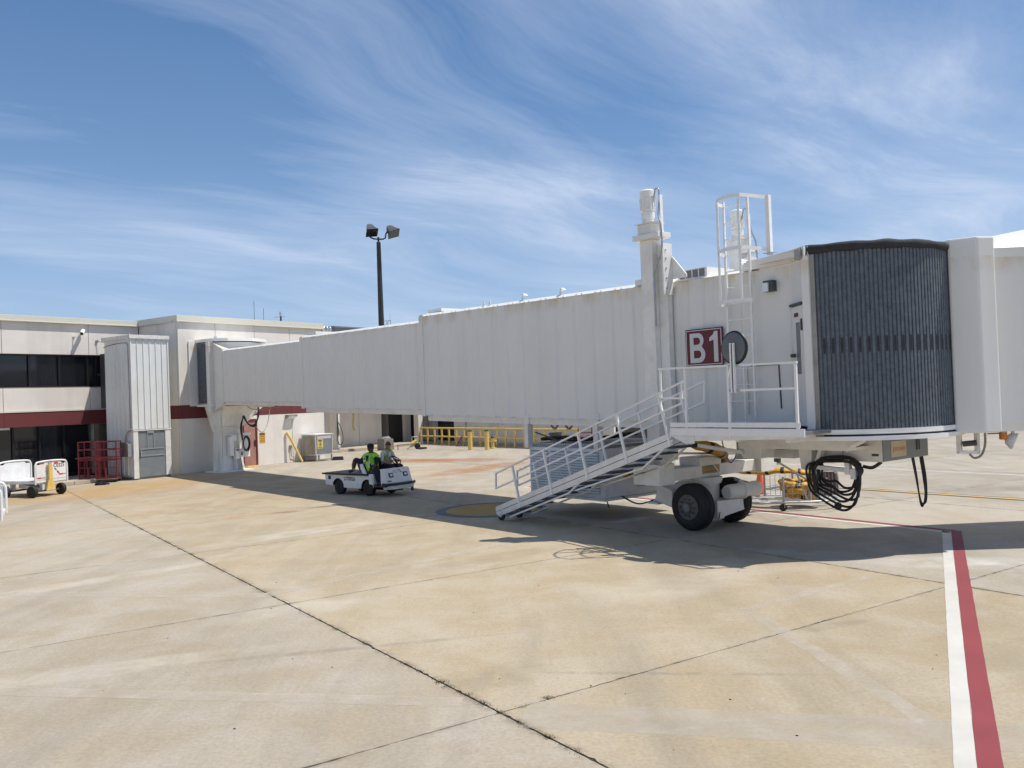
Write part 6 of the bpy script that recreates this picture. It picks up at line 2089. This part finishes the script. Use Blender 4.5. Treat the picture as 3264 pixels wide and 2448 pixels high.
# passenger: sits sideways facing the near side, right leg up on the deck, left leg in the footwell
J1 = {
    'pelvis': ((-.02, .28, .80), (.185, .16)), 'waist': ((-.05, .29, .95), (.185, .155)), 'chest': ((-.09, .30, 1.10), (.19, .15)), 'upper': ((-.10, .30, 1.22), (.13, .10)), 'neck': ((-.07, .27, 1.30), .055),
    'head': ((-.03, .23, 1.39), (.080, .090)), 'crown': ((-.03, .24, 1.46), (.072, .082)),
    'sh_r': ((-.30, .26, 1.18), .070), 'el_r': ((-.44, .10, .97), .052), 'wrist_r': ((-.30, .02, .80), .036), 'hand_r': ((-.24, .01, .74), .038),
    'sh_l': ((.08, .33, 1.19), .070), 'el_l': ((.20, .22, .97), .052), 'wrist_l': ((.22, .08, .86), .036), 'hand_l': ((.24, .03, .83), .038),
    'hip_r': ((-.14, .26, .79), .12), 'kn_r': ((-.62, .16, 1.10), .082), 'sh2_r': ((-.72, .17, .92), .066), 'an_r': ((-.80, .17, .76), .046), 'toe_r': ((-.97, .10, .71), .040),
    'hip_l': ((.08, .24, .78), .12), 'kn_l': ((.38, .06, .80), .090), 'sh2_l': ((.44, .04, .60), .075), 'an_l': ((.46, .05, .42), .050), 'toe_l': ((.56, -.06, .37), .042)}
B1 = [('pelvis', 'waist', 1, 'torso'), ('waist', 'chest', 1, 'torso'), ('chest', 'upper', 1, 'torso'), ('upper', 'neck', 0, 'skin'), ('neck', 'head', 0, 'skin'), ('head', 'crown', 0, 'skin'),
      ('upper', 'sh_r', 1, 'torso'), ('sh_r', 'el_r', 1, 'arm'), ('el_r', 'wrist_r', 0, 'skin'), ('wrist_r', 'hand_r', 0, 'skin'),
      ('upper', 'sh_l', 1, 'torso'), ('sh_l', 'el_l', 1, 'arm'), ('el_l', 'wrist_l', 0, 'skin'), ('wrist_l', 'hand_l', 0, 'skin'),
      ('pelvis', 'hip_r', 1, 'leg'), ('hip_r', 'kn_r', 1, 'leg'), ('kn_r', 'sh2_r', 0, 'skin'), ('sh2_r', 'an_r', 0, 'skin'), ('an_r', 'toe_r', 2, 'shoe'),
      ('pelvis', 'hip_l', 1, 'leg'), ('hip_l', 'kn_l', 1, 'leg'), ('kn_l', 'sh2_l', 1, 'leg'), ('sh2_l', 'an_l', 1, 'leg'), ('an_l', 'toe_l', 2, 'shoe')]
pa, hd, fw, sv = make_person('person', 'person in dark hat and bright yellow-green vest sitting sideways, one foot on the cart deck', UC, URZ, J1, B1, ['skin_dark', 'navy_cloth', 'shoe'],
                             {'bands': [(.93, .985)], 'straps': [[(-.21, .17, 1.29), (-.22, .09, 1.14), (-.19, .085, .98)], [(.04, .18, 1.29), (.04, .10, 1.14), (.06, .085, .98)]]}, (-.03, .23, 1.41), {'q': 'hair_dark', 'fwd': (.75, -.65, 0)}, None)
MB().lathe(hd + Z * .035, (.05, -.03, 1), [(0, .10), (.02, .112), (.07, .105), (.11, .085), (.125, .02)], 18).build('hat', 'hat_dark', pa, smooth=50)
MB().prism([hd + Z * .045 + fw * .06 + sv * .10, hd + Z * .04 + fw * .15 + sv * .085, hd + Z * .025 + fw * .20, hd + Z * .04 + fw * .15 - sv * .085, hd + Z * .045 + fw * .06 - sv * .10], (0, 0, .012)).build('hat_brim', 'hat_dark', pa)
MB().lathe(hd - Z * .09 - fw * .055, (0, 0, 1), [(0, .06), (.05, .095), (.12, .105), (.15, .09)], 14).build('long_hair', 'hair_dark', pa, smooth=60)
MB().box(.07, .12, .085, .09, .88, 1.0).build('id_card', 'navy_cloth', pa)
MB().prism([(-.10, .100, 1.24), (-.07, .075, 1.06), (-.04, .075, 1.06), (.0, .110, 1.24)], (0, -.02, 0)).build('vest_opening', 'navy_cloth', pa)
MB().lathe((-.785, .17, .775), (.3, 0, 1), [(0, .046), (.07, .048)], 12).build('sock', 'sock', pa)
# driver
dx, dy = .08, .80
J2 = {
    'pelvis': ((dx - .02, dy, .84), (.155, .125)), 'waist': ((dx - .03, dy, .99), (.145, .11)), 'chest': ((dx - .03, dy, 1.16), (.16, .115)), 'upper': ((dx - .01, dy, 1.28), (.12, .085)), 'neck': ((dx + .03, dy, 1.36), .052),
    'head': ((dx + .06, dy, 1.45), (.078, .088)), 'crown': ((dx + .055, dy, 1.53), (.070, .080)),
    'sh_r': ((dx - .0, dy - .19, 1.26), .062), 'el_r': ((dx + .05, dy - .25, 1.02), .047), 'wrist_r': ((dx + .26, dy - .19, .97), .033), 'hand_r': ((dx + .33, dy - .16, 1.0), .036),
    'sh_l': ((dx - .0, dy + .19, 1.26), .062), 'el_l': ((dx + .06, dy + .25, 1.03), .047), 'wrist_l': ((dx + .26, dy + .20, 1.0), .033), 'hand_l': ((dx + .34, dy + .17, 1.03), .036),
    'hip_r': ((dx + .02, dy - .10, .82), .098), 'kn_r': ((dx + .44, dy - .17, .88), .07), 'sh2_r': ((dx + .46, dy - .17, .66), .058), 'an_r': ((dx + .42, dy - .17, .42), .043), 'toe_r': ((dx + .54, dy - .18, .37), .038),
    'hip_l': ((dx + .02, dy + .10, .82), .098), 'kn_l': ((dx + .44, dy + .18, .88), .07), 'sh2_l': ((dx + .46, dy + .18, .66), .058), 'an_l': ((dx + .42, dy + .18, .42), .043), 'toe_l': ((dx + .54, dy + .19, .37), .038)}
B2 = [('pelvis', 'waist', 1, 'torso'), ('waist', 'chest', 1, 'torso'), ('chest', 'upper', 1, 'torso'), ('upper', 'neck', 0, 'skin'), ('neck', 'head', 0, 'skin'), ('head', 'crown', 0, 'skin'),
      ('upper', 'sh_r', 1, 'arm'), ('sh_r', 'el_r', 1, 'arm'), ('el_r', 'wrist_r', 0, 'skin'), ('wrist_r', 'hand_r', 0, 'skin'),
      ('upper', 'sh_l', 1, 'arm'), ('sh_l', 'el_l', 1, 'arm'), ('el_l', 'wrist_l', 0, 'skin'), ('wrist_l', 'hand_l', 0, 'skin'),
      ('pelvis', 'hip_r', 2, 'leg'), ('hip_r', 'kn_r', 2, 'leg'), ('kn_r', 'sh2_r', 0, 'skin'), ('sh2_r', 'an_r', 0, 'skin'), ('an_r', 'toe_r', 3, 'shoe'),
      ('pelvis', 'hip_l', 2, 'leg'), ('hip_l', 'kn_l', 2, 'leg'), ('kn_l', 'sh2_l', 0, 'skin'), ('sh2_l', 'an_l', 0, 'skin'), ('an_l', 'toe_l', 3, 'shoe')]
pb, hd2, fw2, sv2 = make_person('person', 'bareheaded person in white shirt and open safety vest driving the utility cart', UC, URZ, J2, B2, ['skin_tan', 'white_cloth', 'navy_cloth', 'shoe'],
                                {'bands': [(1.0, 1.05)], 'straps': [], 'mat': 'hivis_dull'}, (dx + .06, dy, 1.48), {'q': 'hair_brown', 'fwd': (.85, -.5, 0)}, None)
MB().prism([(dx + .10, dy - .045, 1.30), (dx + .115, dy - .055, .92), (dx + .115, dy + .055, .92), (dx + .10, dy + .045, 1.30)], (.028, 0, 0)).build('shirt_front', 'white_cloth', pb)
MB().beam(hd2 + fw2 * .094 - sv2 * .06 + Z * .012, hd2 + fw2 * .094 + sv2 * .06 + Z * .012, .012, .026).build('sunglasses', 'black', pb)

# ------------------------------------------------------------------ baggage carts
def baggage_cart(loc, rz, label, marked):
    bc = empty('baggage_cart', loc, rz, label, 'baggage cart', 'white baggage carts')
    L_ = 1.65
    MB().box(-L_, 0, .20, 1.52, .46, .56).build('bed', CW, bc, bevel=.008)
    MB().box(-L_ + .03, -.03, .23, 1.49, .562, .575).build('bed_floor', 'unit_grey', bc)
    for x in (-L_ - .03, .03):
        pts = [(x, .19, .44), (x, .19, 1.0), (x, .22, 1.14), (x, .32, 1.21), (x, .86, 1.235), (x, 1.40, 1.21), (x, 1.50, 1.14), (x, 1.53, 1.0), (x, 1.53, .44)]
        fo_ = MB().tube(catmull(pts, 4), .033, 8).build('end_hoop', CW, bc, smooth=60)
        MB().box(x - .006, x + .006, .24, 1.48, .50, 1.12).build('end_sheet', CW, fo_)
        MB().prism([(x - .006, .40, 1.122), (x - .006, 1.32, 1.122), (x - .006, 1.24, 1.19), (x - .006, .48, 1.19)], (.012, 0, 0)).build('end_sheet', CW, fo_)
        if marked and x > 0:
            f_ = x + .0065
            for (y0, y1, z0, z1) in ((.38, .56, 1.135, 1.185), (.98, 1.14, 1.12, 1.17), (.26, .42, .63, .68), (1.18, 1.36, .70, .75)):
                MB().box(f_, f_ + .003, y0, y1, z0, z1).build('reflector', 'decal_red', fo_)
            for (y0, y1, z0, z1) in ((.425, .60, .63, .68), (1.365, 1.47, .70, .75), (.26, 1.47, .585, .60)):
                MB().box(f_, f_ + .003, y0, y1, z0, z1).build('reflector', 'decal_grey', fo_)
            text('lettering', 'C0325', .19, 'dark_grey', fo_, (f_ + .001, 1.18, 1.045), (0, 1, 0), (0, 0, 1), width=.46, bold=.003)
            text('lettering', 'American', .085, 'decal_grey', fo_, (f_ + .001, .74, .885), (0, 1, 0), (0, 0, 1), width=.36)
            text('lettering', 'Airlines', .085, 'decal_grey', fo_, (f_ + .001, .78, .80), (0, 1, 0), (0, 0, 1), width=.30)
            MB().prism([(f_, .97, .96), (f_, 1.03, .96), (f_, 1.09, .885), (f_, 1.03, .885)], (.003, 0, 0)).build('tail_emblem', 'decal_blue', fo_)
            MB().prism([(f_, 1.07, .86), (f_, 1.14, .86), (f_, 1.21, .76), (f_, 1.13, .76)], (.003, 0, 0)).build('tail_emblem', 'decal_red', fo_)
    for x in (-1.27, -.02):
        for y in (.02, 1.22):
            w0 = MB().lathe((x, y, .205), (0, 1, 0), [(.01, .10), (.0, .14), (.02, .195), (.04, .205), (.12, .205), (.14, .195), (.16, .14), (.15, .10)], 24).build('wheel', 'rubber', bc, smooth=40)
            MB().lathe((x, y + .012, .205), (0, 1, 0), [(0, .05), (.004, .10), (.02, .11)], 16).build('rim', 'weathered_steel', w0, smooth=40)
        MB().beam((x, .1, .205), (x, 1.3, .205), .06, .06).build('axle', 'dark_grey', bc)
    for (x0_, x1_, y0_, y1_) in ((-1.33, -1.21, .35, .47), (-1.33, -1.21, .95, 1.07), (-.12, .0, .5, .9)):
        MB().box(x0_, x1_, y0_, y1_, .22, .46).build('axle_mount', 'unit_grey', bc)
    MB().hexa([(-1.1, .5, .30), (-.1, .45, .22), (-.1, .95, .22), (-1.1, .9, .30), (-1.1, .5, .45), (-.1, .45, .30), (-.1, .95, .30), (-1.1, .9, .45)]).build('turntable', 'unit_grey', bc)
    tb_ = MB().hexa([(.10, .54, .20), (.16, .54, .20), (.16, .92, .20), (.10, .92, .20), (.10, .64, .55), (.16, .64, .55), (.16, .84, .55), (.10, .84, .55)])
    tb_.hexa([(.10, .66, .55), (.16, .66, .55), (.16, .82, .55), (.10, .82, .55), (.10, .66, 1.12), (.16, .66, 1.12), (.16, .80, 1.12), (.10, .80, 1.12)])
    tbo = tb_.build('tow_bar', 'yellow_paint', bc, bevel=.01)
    ring_ = [Vector((.13, .72 + .055 * math.cos(a * math.pi / 8), 1.18 + .055 * math.sin(a * math.pi / 8))) for a in range(16)]
    MB().tube(ring_, .022, 7, closed=True).build('tow_ring', 'weathered_steel', tbo, smooth=60)
    return bc


baggage_cart((-16.70, 29.82, 0), math.atan2(-.3354, .9421), 'white baggage cart C0325 with a raised yellow tow bar by the terminal', True)
c2 = baggage_cart((-13.42, 19.6, 0), R(-63), 'white baggage cart cut off by the left picture edge', False)

# ------------------------------------------------------------------ red cage trolleys
def cage(loc, rz, label):
    cg = empty('cage_trolley', loc, rz, label, 'trolley', 'red cage trolleys')
    W_, D_, H_ = .80, .62, 1.66
    for (x, y) in ((0, 0), (W_, 0), (0, D_), (W_, D_)):
        MB().box(x - .022, x + .022, y - .022, y + .022, .16, H_).build('corner_post', 'red_steel', cg)
    for z_ in (.18, .92, 1.02, 1.34, H_):
        MB().box(0, W_, -.018, .018, z_ - .02, z_ + .02).box(0, W_, D_ - .018, D_ + .018, z_ - .02, z_ + .02).box(-.018, .018, 0, D_, z_ - .02, z_ + .02).box(W_ - .018, W_ + .018, 0, D_, z_ - .02, z_ + .02).build('frame_rail', 'red_steel', cg)
    z_ = .26
    while z_ < H_ - .04:
        MB().cyl((0, D_, z_), (W_, D_, z_), .007, 5).build('mesh_wire', 'red_steel', cg)
        MB().cyl((0, 0, z_), (0, D_, z_), .007, 5).build('mesh_wire', 'red_steel', cg)
        if z_ < .9:
            MB().cyl((0, 0, z_), (W_, 0, z_), .006, 5).build('mesh_wire', 'red_steel', cg)
        z_ += .085
    gt_ = MB().box(.03, .40, -.03, -.019, .22, .60).build('gate_frame', 'red_steel', cg) if False else None
    for (a, b) in ((.02, .39), (.42, .79)):
        fr_ = MB()
        for (p, q) in (((a, .22), (b, .22)), ((b, .22), (b, .60)), ((b, .60), (a, .60)), ((a, .60), (a, .22))):
            fr_.beam((p[0], -.035, p[1]), (q[0], -.035, q[1]), .025, .03, up=(0, 1, 0))
        fr_.build('gate', 'red_steel', cg)
    MB().beam((.40, -.06, .20), (.34, -.03, .92), .035, .035).build('gate_bar', 'red_steel', cg)
    MB().beam((-.10, -.05, 1.0), (W_ + .10, -.05, 1.03), .05, .045).build('handle', 'red_steel', cg)
    MB().box(0, W_, 0, D_, .12, .15).build('floor', 'weathered_steel', cg)
    for (x, y) in ((.08, .06), (W_ - .08, .06), (.08, D_ - .06), (W_ - .08, D_ - .06)):
        MB().lathe((x, y - .025, .062), (0, 1, 0), [(0, .03), (.004, .06), (.046, .06), (.05, .03)], 14).build('caster', 'rubber', cg, smooth=40)
    return cg


cage((-17.02, 35.2, 0), R(8), 'front red wire cage trolley standing against the metal tower')
cage((-17.92, 35.6, 0), R(5), 'rear red wire cage trolley in the shade beside the front one')
o = MB().box(-.18, .18, -.10, .10, 0, .06).tube([(-.2, 0, .05), (0, .05, .11), (.2, 0, .06), (.34, .02, .04)], .035, 7).build('wheel_chock', 'rubber')
o.location = (-16.35, 34.15, 0)
tag(o, 'black chock with rope lying in front of the red cage trolleys', 'chock')
